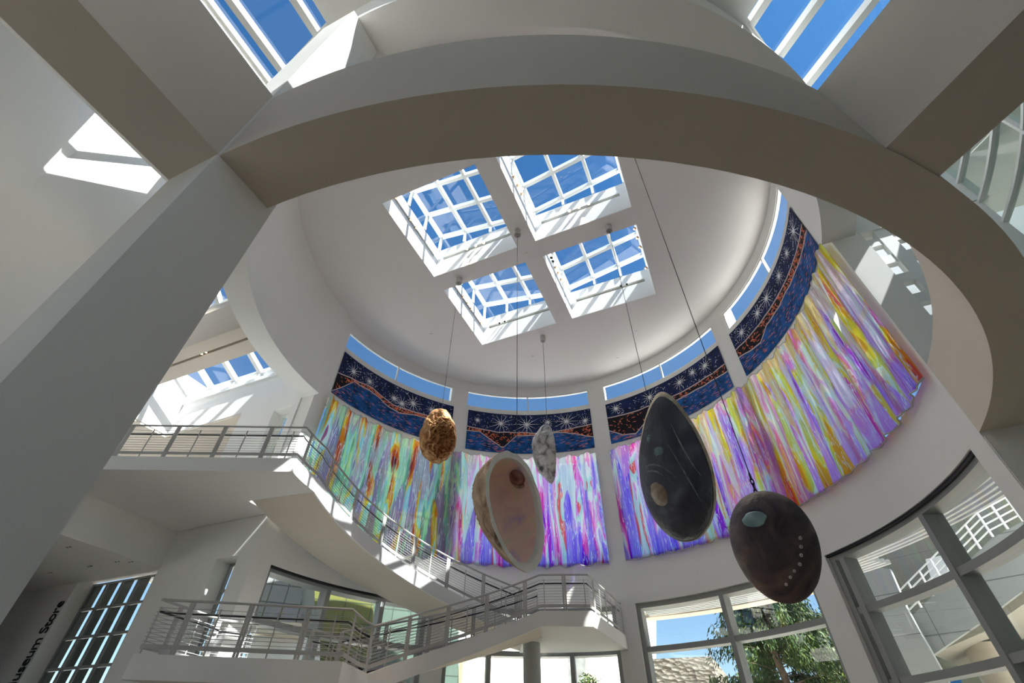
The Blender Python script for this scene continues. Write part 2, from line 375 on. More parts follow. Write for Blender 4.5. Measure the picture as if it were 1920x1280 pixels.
# upper gallery on the left: back wall, end wall, beam, skylight
mb = MB(); wallv(-1.99, -2.06, 1.36, 2.62); wallv(-2.06, -2.25, 2.2, 2.62); wallv(-2.25, -2.65, 1.36, 2.62); wallv(-2.65, -3.6, 2.28, 2.62)
struct('wall_gallery', mb, PLASTER, 'white gallery wall under the long skylight', 'wall', False)
mb = MB(); mb.gbox(-3.66, -3.58, -2.03, .9, 2.28, 2.9)
struct('wall_skylight_end', mb, PLASTER, 'sunlit end wall of the gallery skylight', 'wall', False)
mb = MB(); mb.gbox(-4.36, -4.28, -2.03, .95, 1.36, 2.9); mb.gbox(-4.3, -2.65, .85, .95, 1.36, 2.3)
struct('wall_gallery_end', mb, PLASTER, 'end wall of the upper gallery corridor', 'wall', False)
flatwin('door_1', -2.25, -2.06, 1.36, 2.2, 0.06, [-2.15], [1.95, 1.6], 0.018, 'glazed door in the gallery wall', WMET)
mb = MB(); mb.gbox(-4.3, -1.80, -0.83, -0.735, 2.26, 2.62); mb.gbox(-4.3, -1.84, -0.715, -0.60, 2.26, 2.62); mb.gbox(-4.3, -1.9, -0.735, -0.715, 2.30, 2.62)
struct('beam_gallery', mb, SHADEP, 'pale beam with a light slot between the gallery skylights', 'beam', False)
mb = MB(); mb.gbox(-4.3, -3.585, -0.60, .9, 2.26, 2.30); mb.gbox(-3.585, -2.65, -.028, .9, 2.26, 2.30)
struct('ceiling_gallery', mb, SHADEP, 'lower ceiling piece over the gallery corridor', 'ceiling', False)
def long_lantern(idx, u0, u1, va, vb, za, zb, n, label, z0=2.62):
    f = MB(); w_ = .04
    for k in range(n+1):
        x = u0+(u1-u0)*k/n
        f.bar(G(x, va, za), G(x, va+(vb-va)*.62, zb), w_*S); f.bar(G(x, va+(vb-va)*.62, zb), G(x, vb, z0+.05), w_*S); f.bar(G(x, va, z0), G(x, va, za), w_*S)
    for v, z in ((va, za), (va+(vb-va)*.62, zb), (vb, z0+.05), (va, z0+.01)): f.bar(G(u0, v, z), G(u1, v, z), w_*S)
    w = struct('window_%d' % idx, f, WMET, label, 'skylight', False)
    vm = va+(vb-va)*.62; g = MB()
    g.face([G(u0, va, z0), G(u1, va, z0), G(u1, va, za), G(u0, va, za)]); g.face([G(u0, va, za), G(u1, va, za), G(u1, vm, zb), G(u0, vm, zb)])
    g.face([G(u0, vm, zb), G(u1, vm, zb), G(u1, vb, z0+.05), G(u0, vb, z0+.05)]); g.build('pane', SKYG, w)
long_lantern(19, -3.58, -2.02, -0.03, -0.60, 2.72, 2.90, 5, 'long sloping skylight over the upper gallery')
long_lantern(20, -4.28, -1.84, -1.42, -0.83, 2.72, 2.90, 6, 'sloping skylight between the gallery beam and the left pier')

# hall walls far left and hall roof with glazed openings
mb = MB(); mb.gbox(-2.80, -2.70, -2.034, -1.42, 1.275, 4.0)
struct('wall_hall_side', mb, PLASTER, 'tall white hall wall at the far left catching the sun', 'wall', False)
mb = MB(); a = [(-2.70, -2.034), (-1.1, -4.6), (-1.2, -4.66), (-2.80, -2.09)]
mb.hexa([G(u, v, FL) for u, v in a], [G(u, v, 4.0) for u, v in a])
struct('wall_hall_front', mb, PLASTER, 'tall shaded hall wall left of the overhead beam', 'wall', False)
HL = [(-0.695, -2.6), (-0.218, -2.6), (-0.218, -1.985), (-0.695, -1.88)]
HL2 = [(-2.685, -1.60), (-2.22, -1.64), (-1.81, -2.23), (-2.30, -2.23), (-2.685, -2.12)]
HC = [(0.075, -4.3), (1.0, -4.3), (1.0, -2.0), (0.075, -2.02)]
HC3 = [(1.36, -4.3), (2.3, -4.3), (2.3, -2.40), (1.36, -2.40)]  # extra opening added out of view for more skylight on the ring beam
HR = [(0.252, 1.99), (1.0, 1.735), (1.76, 1.735), (1.76, 2.9), (0.252, 2.9)]
hole = lambda h: [xy(G(u, v, 0)) for u, v in h]
holeR = [xy(dg(s, t, 0)) for s, t in HR]
ZR, ZL = 2.60, 4.0
outer = [xy(C(t, 1.97, 0)) for t in range(114, 258, 3)]
outer += [xy(G(a, b, 0)) for a, b in [(-1.60, -1.3), (-1.60, -4.6), (3.0, -4.6), (4.8, -2.0), (4.0, 0.5), (2.75, 0.45), (2.2, 0.12)]]
mb = flat(outer, [hole(HL), hole(HC), hole(HC3), holeR], Z(ZR), Z(ZR)+.2)
struct('ceiling_hall', mb, PLASTER, 'flat white ceiling of the entrance hall with skylight openings', 'ceiling', False)
outer = [xy(C(t, 1.97, 0)) for t in range(258, 262, 3)]
outer += [xy(G(a, b, 0)) for a, b in [(-2.75, -1.43), (-2.8, -2.6), (-1.6, -4.6), (-1.59, -1.3)]]
mb = flat(outer, [hole(HL2)], Z(ZL), Z(ZL)+.2)
struct('ceiling_high', mb, PLASTER, 'high white ceiling of the left hall bay with a skylight opening', 'ceiling', False)
mb = MB(); mb.gbox(-1.64, -1.60, -4.6, -1.2, 2.6, 4.05)
mb.gbox(-2.80, -1.60, -1.46, -1.42, 2.62, 4.0)
struct('wall_high', mb, PLASTER, 'white wall between the low and the high hall ceiling', 'wall', False)
def roofwin(idx, poly, f_, bars, cross, label, z):
    f = MB(); n = len(poly)
    for k in range(n): f.bar(f_(*poly[k], z+.05), f_(*poly[(k+1) % n], z+.05), .03*S, .04*S)
    for p, q in bars: f.bar(f_(*p, z+.05), f_(*q, z+.05), .034*S, .05*S)
    for p, q in cross: f.bar(f_(*p, z+.06), f_(*q, z+.06), .015*S, .02*S)
    w = struct('window_%d' % idx, f, WMET, label, 'skylight', False)
    MB().face([f_(a, b, z+.065) for a, b in poly]).build('pane', SKYG, w)
roofwin(21, HL, G, [((-.596, -2.6), (-.585, -1.90)), ((-.32, -2.6), (-.312, -1.965))], [], 'hall skylight right of the left overhead beam', ZR)
roofwin(22, HL2, G, [((-2.58, -1.62), (-2.02, -2.21))], [], 'hall skylight left of the left overhead beam', ZL)
roofwin(23, HC, G, [((.075, -2.5), (1.0, -2.5)), ((.075, -3.4), (1.0, -3.4))], [], 'hall skylight over the entrance', ZR)
roofwin(24, HR, dg, [((0.308, 1.98), (0.308, 2.9)), ((0.535, 1.93), (0.535, 2.9)), ((0.766, 1.84), (0.766, 2.9)), ((1.0, 1.76), (1.0, 2.9)), ((1.3, 1.76), (1.3, 2.9))], [], 'hall skylight left of the right overhead beam', ZR)
roofwin(27, HC3, G, [((1.36, -3.3), (2.3, -3.3))], [], 'unseen right-hand entrance skylight added to light the ring beam', ZR)
# curved glass wall of the hall on the right
w = glazed('window_25', 108, 143, FL, 2.59, [126], [2.42, 2.24, 2.06, 1.7, 1.3, .9, .4], 0.016, 0.035, 2.56, WMET, 'tall curved glass wall of the hall on the right', gm=glass('tinted_glass', (0.72, 0.84, 0.80), 0.10))
# lattice of small square windows beside the right pier
f = MB(); us = [2.005+0.0*k for k in range(1)]
cols = [(2.0, 2.008), (2.07, 2.13), (2.20, 2.26), (2.33, 2.39), (2.46, 2.56)]
for a, b in cols: f.gbox(a, b, -.02, .02, 1.30, 2.25)
for k in range(8): z = 2.128+.005-0.148*k; f.gbox(2.0, 2.56, -.018, .018, z, z+.062)
w = struct('window_26', f, WMET, 'lattice of small square windows beside the right pier', 'window', False)
MB().face([G(2.0, 0.0, 1.3), G(2.56, 0.0, 1.3), G(2.56, 0.0, 2.25), G(2.0, 0.0, 2.25)]).build('pane', CLEAR, w)
mb = MB(); mb.gbox(2.0, 2.6, -.03, .05, 2.25, 2.6); mb.gbox(1.87, 2.6, -.03, .05, FL, .98)
struct('wall_right', mb, PLASTER, 'white wall above the lattice windows on the right', 'wall', False)

mb = MB(); a0, a1 = -5.2, 3.2  # closes the unseen entrance side; added dark to block and absorb light
mb.gbox(a0, a1, -4.72, -4.6, FL, 1.45); mb.gbox(a0, a1, -4.72, -4.6, 2.52, 4.0); mb.gbox(a0, -.5, -4.72, -4.6, 1.45, 2.52); mb.gbox(1.3, a1, -4.72, -4.6, 1.45, 2.52)
struct('wall_front', mb, DARKABS, 'unseen entrance wall of the hall, added dark to hold back light', 'wall', False)

mb = MB(); mb.sector(80, 108, 3.45, 3.6, FL, 4.8)  # added to block sun on the right curtain; white to bounce light back
struct('wall_sun_screen', mb, PLASTER, 'white wing wall added to keep sun off the right curtain', 'wall')
mb = MB(); mb.sector(108, 113.5, 3.45, 3.6, FL, 4.6); mb.sector(113.5, 119, 3.45, 3.6, FL, 3.7); mb.sector(119, 178, 3.2, 3.3, FL, 3.9)
struct('wall_wing', mb, pbr('wing_panels', (.34, .37, .35), .4, var=.08, scale=.5), 'grey-green wall of the next wing beyond the curved glass', 'wall')

mb = MB(); mb.sector(TL, TR, 2.012, 2.42, 2.79, 2.83)  # added out of sight as a sunlit reflector for the ceiling edge
struct('bounce_ledge', mb, PLASTER, 'unseen white ledge added below the clerestory to bounce light onto the ceiling', 'roof')
flatwin('window_28', -.5, 1.3, 1.45, 2.52, -4.66, [.1, .7], [2.0], .03, 'unseen high window added over the entrance to light the ring beam', WMET)  # added behind the camera to let sky light reach the ring beam face
# ------------------------------------------------------------------ balcony, stairs, railings
def zA(t): return 1.36 if t < -73 else 1.36-.0079*(t+73)          # upper flight
def zB(t): return .785-.00672*(4.6-t)                              # middle flight
def zD(t): return .385-.0079*(t+55)                                # lower flight
RA, RB0, RB1 = 1.377, 1.02, 1.335
A_ = (CX+RA*math.sin(math.radians(-84)), CY+RA*math.cos(math.radians(-84)))
YB = 2.483
mb = MB()
arc = [xy(C(t, RA, 0)) for t in (-82, -79, -76, -73)]
bal = [(-1.249*S, YB*S)] + arc + [xy(C(-73, 1.864, 0)), xy(C(-67, 1.864, 0)), xy(G(-1.865, -.035, 0)), xy(G(-4.3, -.035, 0)), xy(G(-4.3, -1.9, 0)), (-2.95*S, YB*S)]
mb = flat(bal, [], Z(1.275), Z(1.36))
bl = tag(mb.build('balcony', PLASTER), 'white upper balcony slab with a plain fascia at the left', 'balcony', None, 'structure')
def stair(name, label, t0, t1, zf, r0, r1, rise=.16, tread=PLASTER, inner=True, outer=False):
    root = empty(name, C((t0+t1)/2, (r0+r1)/2, min(zf(t0), zf(t1))-.09), label, 'staircase')
    b = MB(); b.sector(t0, t1, r0+.012, r1, lambda t: zf(t)-.086, lambda t: zf(t)-.045); b.build('underside', SHADEP, root, True)
    s = MB(); s.sector(t0, t1, r0, r0+.014, lambda t: zf(t)-.087, lambda t: zf(t)+.004)
    s.build('stringer', PLASTER, root, True)
    if outer:
        s = MB(); s.sector(t0, t1, r1-.014, r1, lambda t: zf(t)-.087, lambda t: zf(t)+.004); s.build('stringer', PLASTER, root, True)
    n = max(3, int(abs(zf(t1)-zf(t0))*S/rise)); tr = MB()
    for k in range(n):
        a = t0+(t1-t0)*k/n; b_ = t0+(t1-t0)*(k+1)/n; zt = min(zf(a), zf(b_))-.006
        tr.sector(a, b_, r0+.014, r1-.014 if outer else r1, zt-.046, zt)
    tr.build('treads', tread, root); return root
stair('staircase', 'long curved white staircase sweeping down along the film curtain', -73, -1, zA, RA, 1.83)
stair('staircase', 'white curved stair flight rising from the lower landing to the middle landing', -55, 4.6, zB, RB0, RB1, tread=DARKTREAD, outer=True)
stair('staircase', 'lowest stair flight half hidden behind the lower landing', -55, -4, zD, 1.385, 1.83)
# middle landing
pts = [xy(C(4.6, RB0, 0)), xy(G(-.035, 1.085, 0)), xy(G(.0, 1.866, 0))] + [xy(C(t, 1.864, 0)) for t in (20, 14, 8, 3, -1)] + [xy(C(-1, 1.36, 0)), xy(C(4.6, 1.36, 0))]
mb = flat(pts, [], Z(.70), Z(.788)); tag(mb.build('landing', PLASTER), 'angular white middle landing carried by a round column', 'landing', None, 'structure')
# lower landing
LC = (.91, -74.5); LL = (1.765, -86.3)
pts = [xy(C(-55, RB0, 0)), xy(C(LC[1], LC[0], 0)), xy(C(LL[1], LL[0], 0)), xy(G(-1.72, -.2, 0)), xy(C(-62, 1.83, 0)), xy(C(-55, 1.83, 0)), xy(C(-55, 1.4, 0))]
mb = flat(pts, [], Z(.295), Z(.388)); tag(mb.build('landing', PLASTER), 'lower white landing with a wide fascia at the bottom left', 'landing', None, 'structure')
# column under the middle landing
mb = MB(); c = G(-.575, 1.40, 0); mb.cyl((c.x, c.y), .30, 0.0, Z(.702), 32)
struct('column', mb, pbr('column_grey', (.42, .45, .45), .4, var=.02), 'round grey column under the middle landing', 'column')

def railing(name, label, path, spacing=.75, offs=1, first_major=True, rods=9, group=None):
    """path: walking-line points at floor height; posts, rods, dark handrail and top rail follow it"""
    root = empty(name, path[0], label, 'railing', group)
    def lift(h, side=0.0):
        out = []
        for k, p in enumerate(path):
            a = path[max(k-1, 0)]; b = path[min(k+1, len(path)-1)]; d = (b-a); d.z = 0
            n = Vector((-d.y, d.x, 0)).normalized() if d.length > 1e-6 else Vector((0, 0, 0))
            out.append(p+Vector((0, 0, h))+n*side)
        return out
    MB().tube(lift(1.09), .030, 8).build('top_rail', RAILM, root, True)
    MB().tube(lift(.84, .085*offs), .021, 8).build('handrail', BLACK, root, True)
    b = MB(); q = lift(.16)
    for p0, p1 in zip(q, q[1:]): b.bar(p0, p1, .018, .09)
    b.build('bottom_rail', RAILM, root)
    for k in range(rods): MB().tube(lift(.26+k*.083), .0075, 5).build('rod', RAILM, root, True)
    L = [0.0]
    for p0, p1 in zip(path, path[1:]): L.append(L[-1]+(p1-p0).length)
    n = max(1, int(L[-1]/spacing+.5))
    def at(s):
        for k in range(len(path)-1):
            if s <= L[k+1] or k == len(path)-2:
                f = (s-L[k])/max(1e-6, L[k+1]-L[k]); d = path[k+1]-path[k]; d.z = 0; return path[k].lerp(path[k+1], min(1, max(0, f))), d.normalized()
    for k in range(n+1):
        p, d = at(L[-1]*k/n); m = MB()
        if k % 2 == 0:
            for e in (-.035, .035): m.bar(p+d*e+Vector((0, 0, -.12)), p+d*e+Vector((0, 0, 1.07)), .014, .062, up=d)
        else: m.bar(p+Vector((0, 0, .02)), p+Vector((0, 0, .95)), .016, .03, up=d)
        m.build('post', RAILM, root)
    return root
def arcpts(t0, t1, r, zf, step=2.0):
    n = max(1, int(abs(t1-t0)/step)); return [C(t0+(t1-t0)*k/n, r, zf(t0+(t1-t0)*k/n)) for k in range(n+1)]
P = [V(-2.9+.15*k, YB+.014, 1.36) for k in range(11)] + [V(-1.262, YB+.014, 1.36)] + arcpts(-81.5, -73, RA+.012, zA) + arcpts(-71, -1.5, RA+.012, zA)
railing('railing', 'long railing along the balcony edge and down the curved staircase', P, .72, 1)
P = [G(-1.70, -.22, .385), C(LL[1]+.2, LL[0]-.012, .385)]
e0, e1 = C(LL[1]+.2, LL[0]-.012, .385), C(LC[1]+.5, LC[0]+.012, .385)
P += [e0.lerp(e1, k/8) for k in range(1, 9)] + [C(-68, .95, .385), C(-61, 1.0, .385), C(-55, RB0+.012, .385)] + arcpts(-53, 4.6, RB0+.012, zB)
e0, e1, e2 = C(4.6, RB0+.012, .787), G(-.047, 1.095, .787), G(-.014, 1.86, .787)
P += [e0.lerp(e1, k/3) for k in (1, 2, 3)] + [e1.lerp(e2, k/6) for k in range(1, 7)]
railing('railing', 'grey railing around the lower landing, up the middle flight and around the middle landing', P, .66, 1)
railing('railing', 'short inner railing between the middle flight and the curved staircase', arcpts(-54, 3.5, RB1-.012, zB), .8, -1)
P = [G(-1.70, -.22, .385), G(-1.60, -.06, .385), C(-62.5, 1.80, .385)]
railing('railing', 'railing at the back of the lower landing beside the wall', P, .7, 1)
railing('railing', 'sunlit railing of the lowest flight behind the lower landing', [C(-60, 1.40, .385)]+arcpts(-55, -8, 1.40, zD), .8, 1)

# ------------------------------------------------------------------ film curtains
def film_mat():
    m, n, o = _new('iridescent_film'); L = n.links.new
    uv = N(n, 'ShaderNodeUVMap'); sep = N(n, 'ShaderNodeSeparateXYZ'); L(uv.outputs[0], sep.inputs[0])
    def noise_(sx, sy, det, dist, off=0.0, rough=.5):
        mp = N(n, 'ShaderNodeMapping'); mp.inputs['Scale'].default_value = (sx, sy, 1); mp.inputs['Location'].default_value = (off, off*.37, off)
        L(uv.outputs[0], mp.inputs[0]); t = N(n, 'ShaderNodeTexNoise'); t.inputs['Scale'].default_value = 1; t.inputs['Detail'].default_value = det
        t.inputs['Distortion'].default_value = dist; t.inputs['Roughness'].default_value = rough; L(mp.outputs[0], t.inputs['Vector']); return t.outputs[0]
    def math_(op, a, b=None, c=None):
        x = N(n, 'ShaderNodeMath', operation=op)
        for i, q in enumerate((a, b, c)):
            if q is None: continue
            if isinstance(q, (int, float)): x.inputs[i].default_value = q
            else: L(q, x.inputs[i])
        return x.outputs[0]
    a = noise_(1.15, .21, 1.5, .55, 3.1); b = noise_(4.2, .22, 1, .4, 9.7)
    t = math_('ADD', math_('MULTIPLY', a, 1.25), math_('MULTIPLY', b, .5)); t = math_('SUBTRACT', t, .375)
    t = math_('MULTIPLY_ADD', math_('SUBTRACT', t, .5), 1.9, .5)
    a2 = noise_(2.0, .30, 1, .6, 61.0); t2 = math_('MULTIPLY_ADD', math_('SUBTRACT', a2, .5), 2.2, .5)
    LEFT = ramp(n, [(0, (.52, .40, .62)), (.14, (.60, .50, .66)), (.26, (.36, .46, .42)), (.38, (.34, .62, .50)), (.48, (.52, .90, .62)), (.56, (.74, .98, .55)), (.62, (.42, .88, .86)), (.70, (.50, .76, .64)), (.80, (.62, .55, .66)), (.90, (.70, .86, .70)), (1, (.46, .36, .60))])
    LEFT2 = ramp(n, [(0, (.34, .03, .08)), (.25, (.75, .18, .05)), (.42, (.95, .42, .04)), (.56, (.98, .80, .10)), (.68, (.50, .92, .95)), (.82, (.85, .98, .90)), (1, (.60, .20, .40))])
    MID = ramp(n, [(0, (.26, .06, .80)), (.16, (.34, .22, .95)), (.30, (.46, .36, 1.0)), (.44, (.70, .52, 1.0)), (.50, (.90, .96, 1.0)), (.55, (.64, .95, .84)), (.61, (.92, .50, .95)), (.70, (.96, .30, .80)), (.80, (.66, .52, 1.0)), (.90, (.40, .28, 1.0)), (1, (.62, .10, .85))])
    MID2 = ramp(n, [(0, (.30, .03, .80)), (.28, (.90, .12, .62)), (.44, (.98, .45, .88)), (.56, (.92, 1.0, .98)), (.66, (.62, .95, .90)), (.78, (.98, .22, .20)), (1, (.55, .08, .75))])
    RIGHT = ramp(n, [(0, (.60, .14, .72)), (.14, (.66, .42, .96)), (.28, (.80, .58, .98)), (.38, (.90, .40, .80)), (.46, (.98, .56, .84)), (.53, (.80, .92, .96)), (.58, (1.0, .98, .82)), (.66, (.90, .60, .90)), (.74, (.98, .42, .62)), (.82, (.98, .60, .30)), (.90, (.96, .30, .70)), (1, (.72, .50, .95))])
    RIGHT2 = ramp(n, [(0, (.98, .25, .20)), (.25, (.98, .60, .04)), (.42, (1.0, .86, .06)), (.56, (.80, .86, .22)), (.68, (.88, 1.0, .82)), (.80, (.98, .80, .10)), (1, (.92, .12, .55))])
    def both(r, src_t):
        L(src_t, r.inputs[0]); r2 = N(n, 'ShaderNodeValToRGB'); e = r2.color_ramp; e.interpolation = 'CONSTANT'
        src = r.color_ramp.elements
        while len(e.elements) < len(src): e.elements.new(.5)
        for k, s_ in enumerate(src): e.elements[k].position = s_.position if k == 0 else (s_.position+src[k-1].position)/2; e.elements[k].color = s_.color
        L(src_t, r2.inputs[0]); mx = N(n, 'ShaderNodeMix', data_type='RGBA'); mx.inputs[0].default_value = .8; L(r.outputs[0], mx.inputs[6]); L(r2.outputs[0], mx.inputs[7]); return mx.outputs[2]
    wv = math_('SINE', math_('ADD', math_('MULTIPLY', sep.outputs[0], 6.2832/.86), math_('MULTIPLY', noise_(.5, .16, 1, 0, 71), 11.0)))
    def sm(x, x0, x1):
        mr = N(n, 'ShaderNodeMapRange'); mr.interpolation_type = 'SMOOTHSTEP'; mr.inputs[1].default_value = x0; mr.inputs[2].default_value = x1; L(x, mr.inputs[0]); return mr.outputs[0]
    band = math_('MULTIPLY', sm(wv, .20, .42), sm(noise_(1.1, .30, 1, .3, 83), .40, .45))
    LEFT, MID, RIGHT, LEFT2, MID2, RIGHT2 = both(LEFT, t), both(MID, t), both(RIGHT, t), both(LEFT2, t2), both(MID2, t2), both(RIGHT2, t2)
    wob = math_('MULTIPLY', math_('SUBTRACT', noise_(.9, .5, 1, 0, 21), .5), 5.0)
    up = math_('ADD', sep.outputs[0], wob)
    m1 = N(n, 'ShaderNodeMix', data_type='RGBA'); L(sm(up, 6.4, 8.0), m1.inputs[0]); L(LEFT, m1.inputs[6]); L(MID, m1.inputs[7])
    m2 = N(n, 'ShaderNodeMix', data_type='RGBA'); L(sm(up, 15.5, 19.5), m2.inputs[0]); L(m1.outputs[2], m2.inputs[6]); L(RIGHT, m2.inputs[7])
    # pointed tongues of pale film hanging from the top and of violet film standing on the hem
    hgt = math_('MULTIPLY', sep.outputs[1], 1/5.06)
    def mixc(fac, a_, b_):
        m_ = N(n, 'ShaderNodeMix', data_type='RGBA'); L(fac, m_.inputs[0])
        for q, s_ in ((a_, 6), (b_, 7)):
            if isinstance(q, tuple): m_.inputs[s_].default_value = (*q, 1)
            else: L(q, m_.inputs[s_])
        return m_.outputs[2]
    zone1, zone2 = sm(up, 6.4, 8.0), sm(up, 15.5, 19.5)
    def zones(a_, b_, c_): return mixc(zone2, mixc(zone1, a_, b_), c_)
    n_hi = noise_(2.0, .07, .5, .15, 131); n_lo = noise_(1.7, .07, .5, .15, 157); n_hi2 = noise_(2.6, .10, .5, .15, 171)
    hi = sm(math_('ADD', hgt, math_('MULTIPLY', math_('SUBTRACT', n_hi, .5), 3.0)), .80, .83)
    hi2 = sm(math_('ADD', hgt, math_('MULTIPLY', math_('SUBTRACT', n_hi2, .5), 3.0)), 1.02, 1.05)
    lo = sm(math_('SUBTRACT', math_('MULTIPLY', math_('SUBTRACT', n_lo, .5), 3.0), hgt), -.24, -.21)
    m2o = mixc(math_('MULTIPLY', lo, .80), m2.outputs[2], zones((.50, .40, .60), (.42, .30, .98), (.80, .48, .92)))
    m2o = mixc(math_('MULTIPLY', hi, .78), m2o, zones((.56, .84, .62), (.84, 1.0, .94), (.96, .88, .90)))
    m2o = mixc(math_('MULTIPLY', hi2, .70), m2o, zones((.66, .56, .66), (.94, .52, .92), (.98, .80, .30)))
    m2o = mixc(math_('MULTIPLY', band, .92), m2o, zones(LEFT2, MID2, RIGHT2))
    # pale mint highlights towards the gathered top edge and along creases
    ridge = math_('ABSOLUTE', math_('SUBTRACT', noise_(7.5, .55, 3, .5, 44, .6), .5))
    cre = N(n, 'ShaderNodeMapRange'); cre.inputs[1].default_value = .022; cre.inputs[2].default_value = .008; L(ridge, cre.inputs[0])
    m3 = N(n, 'ShaderNodeMix', data_type='RGBA'); L(math_('MULTIPLY', cre.outputs[0], .75), m3.inputs[0]); gm = N(n, 'ShaderNodeGamma'); gm.inputs[1].default_value = 1.45; L(m2o, gm.inputs[0]); L(gm.outputs[0], m3.inputs[6]); m3.inputs[7].default_value = (.88, 1.0, .95, 1)
    dim = N(n, 'ShaderNodeMix', data_type='RGBA', blend_type='MULTIPLY'); dim.inputs[0].default_value = 1; L(m3.outputs[2], dim.inputs[6]); dim.inputs[7].default_value = (.95, .95, .95, 1)
    col = m3.outputs[2]
    tr = N(n, 'ShaderNodeBsdfTransparent'); L(col, tr.inputs[0]); tl = N(n, 'ShaderNodeBsdfTranslucent'); L(dim.outputs[2], tl.inputs[0])
    df = N(n, 'ShaderNodeBsdfDiffuse'); L(col, df.inputs[0]); gl = N(n, 'ShaderNodeBsdfGlossy'); gl.inputs['Roughness'].default_value = .12; L(col, gl.inputs[0])
    x1 = N(n, 'ShaderNodeMixShader'); x1.inputs[0].default_value = .62; L(tr.outputs[0], x1.inputs[1]); L(tl.outputs[0], x1.inputs[2])
    x2 = N(n, 'ShaderNodeMixShader'); x2.inputs[0].default_value = .17; L(x1.outputs[0], x2.inputs[1]); L(gl.outputs[0], x2.inputs[2])
    L(x2.outputs[0], o.inputs[0]); return m
FILM = film_mat()
def curtain(a, b, z0, z1, uoff, label, seed):
    rnd = random.Random(seed); n = int((b-a)*7); nz = 34; rc = 1.822
    ph = [rnd.uniform(0, 6.28) for _ in range(6)]
    vs = []; fs = []; uv = []
    def rad(t, k):
        x = t*math.pi/180*rc*S
        w = .068*math.sin(x*2*math.pi/.86+ph[0]+1.3*math.sin(x*.9+ph[1])) + .030*math.sin(x*2*math.pi/.37+ph[2]+k*1.1) + .016*noise.noise((x*3.0, k*2.4, seed))
        return rc + (w*(.55+.45*k) + .012*noise.noise((x*9, k*7, seed+3)))/S
    def zt(t): x = t*math.pi/180*rc*S; return z1 + .010*math.sin(x*2*math.pi/.86+ph[3]) + .007*math.sin(x*2*math.pi/.31)
    def zb(t): x = t*math.pi/180*rc*S; return z0 + .006*math.sin(x*2*math.pi/.86+ph[4])
    for i in range(n+1):
        t = a+(b-a)*i/n
        for j in range(nz+1):
            k = 1-j/nz; z = zb(t)+(zt(t)-zb(t))*j/nz; vs.append(C(t, rad(t, k), z)); uv.append((uoff+(t-a)*math.pi/180*rc*S, (z-z0)*S))
    mb = MB()
    for i in range(n):
        for j in range(nz):
            q = (i*(nz+1)+j, (i+1)*(nz+1)+j, (i+1)*(nz+1)+j+1, i*(nz+1)+j+1); mb.f.append(q); mb.m.append(0); mb.uv[len(mb.f)-1] = [uv[x] for x in q]
    mb.v = vs
    root = empty('film_curtain', C((a+b)/2, rc, z0), label, 'curtain', 'iridescent film curtains')
    mb.build('film', FILM, root, True)
    for nm, zz_, k in (('bottom_hem', zb, 1.0), ('top_hem', zt, 0.0)):
        MB().tube([C(a+(b-a)*i/n, rad(a+(b-a)*i/n, k), zz_(a+(b-a)*i/n)) for i in range(0, n+1, 2)], .022 if k else .012, 5).build(nm, pbr(nm+'_grey', (.40, .41, .38), .5, var=.02), root, True)
curtain(-63.0, 22.3, 1.297, 2.31, 0.0, 'iridescent film curtain left of the middle pilaster, green to violet', 3)
curtain(26.7, 114.0, 1.297, 2.31, 14.0, 'iridescent film curtain right of the middle pilaster, violet to yellow', 8)

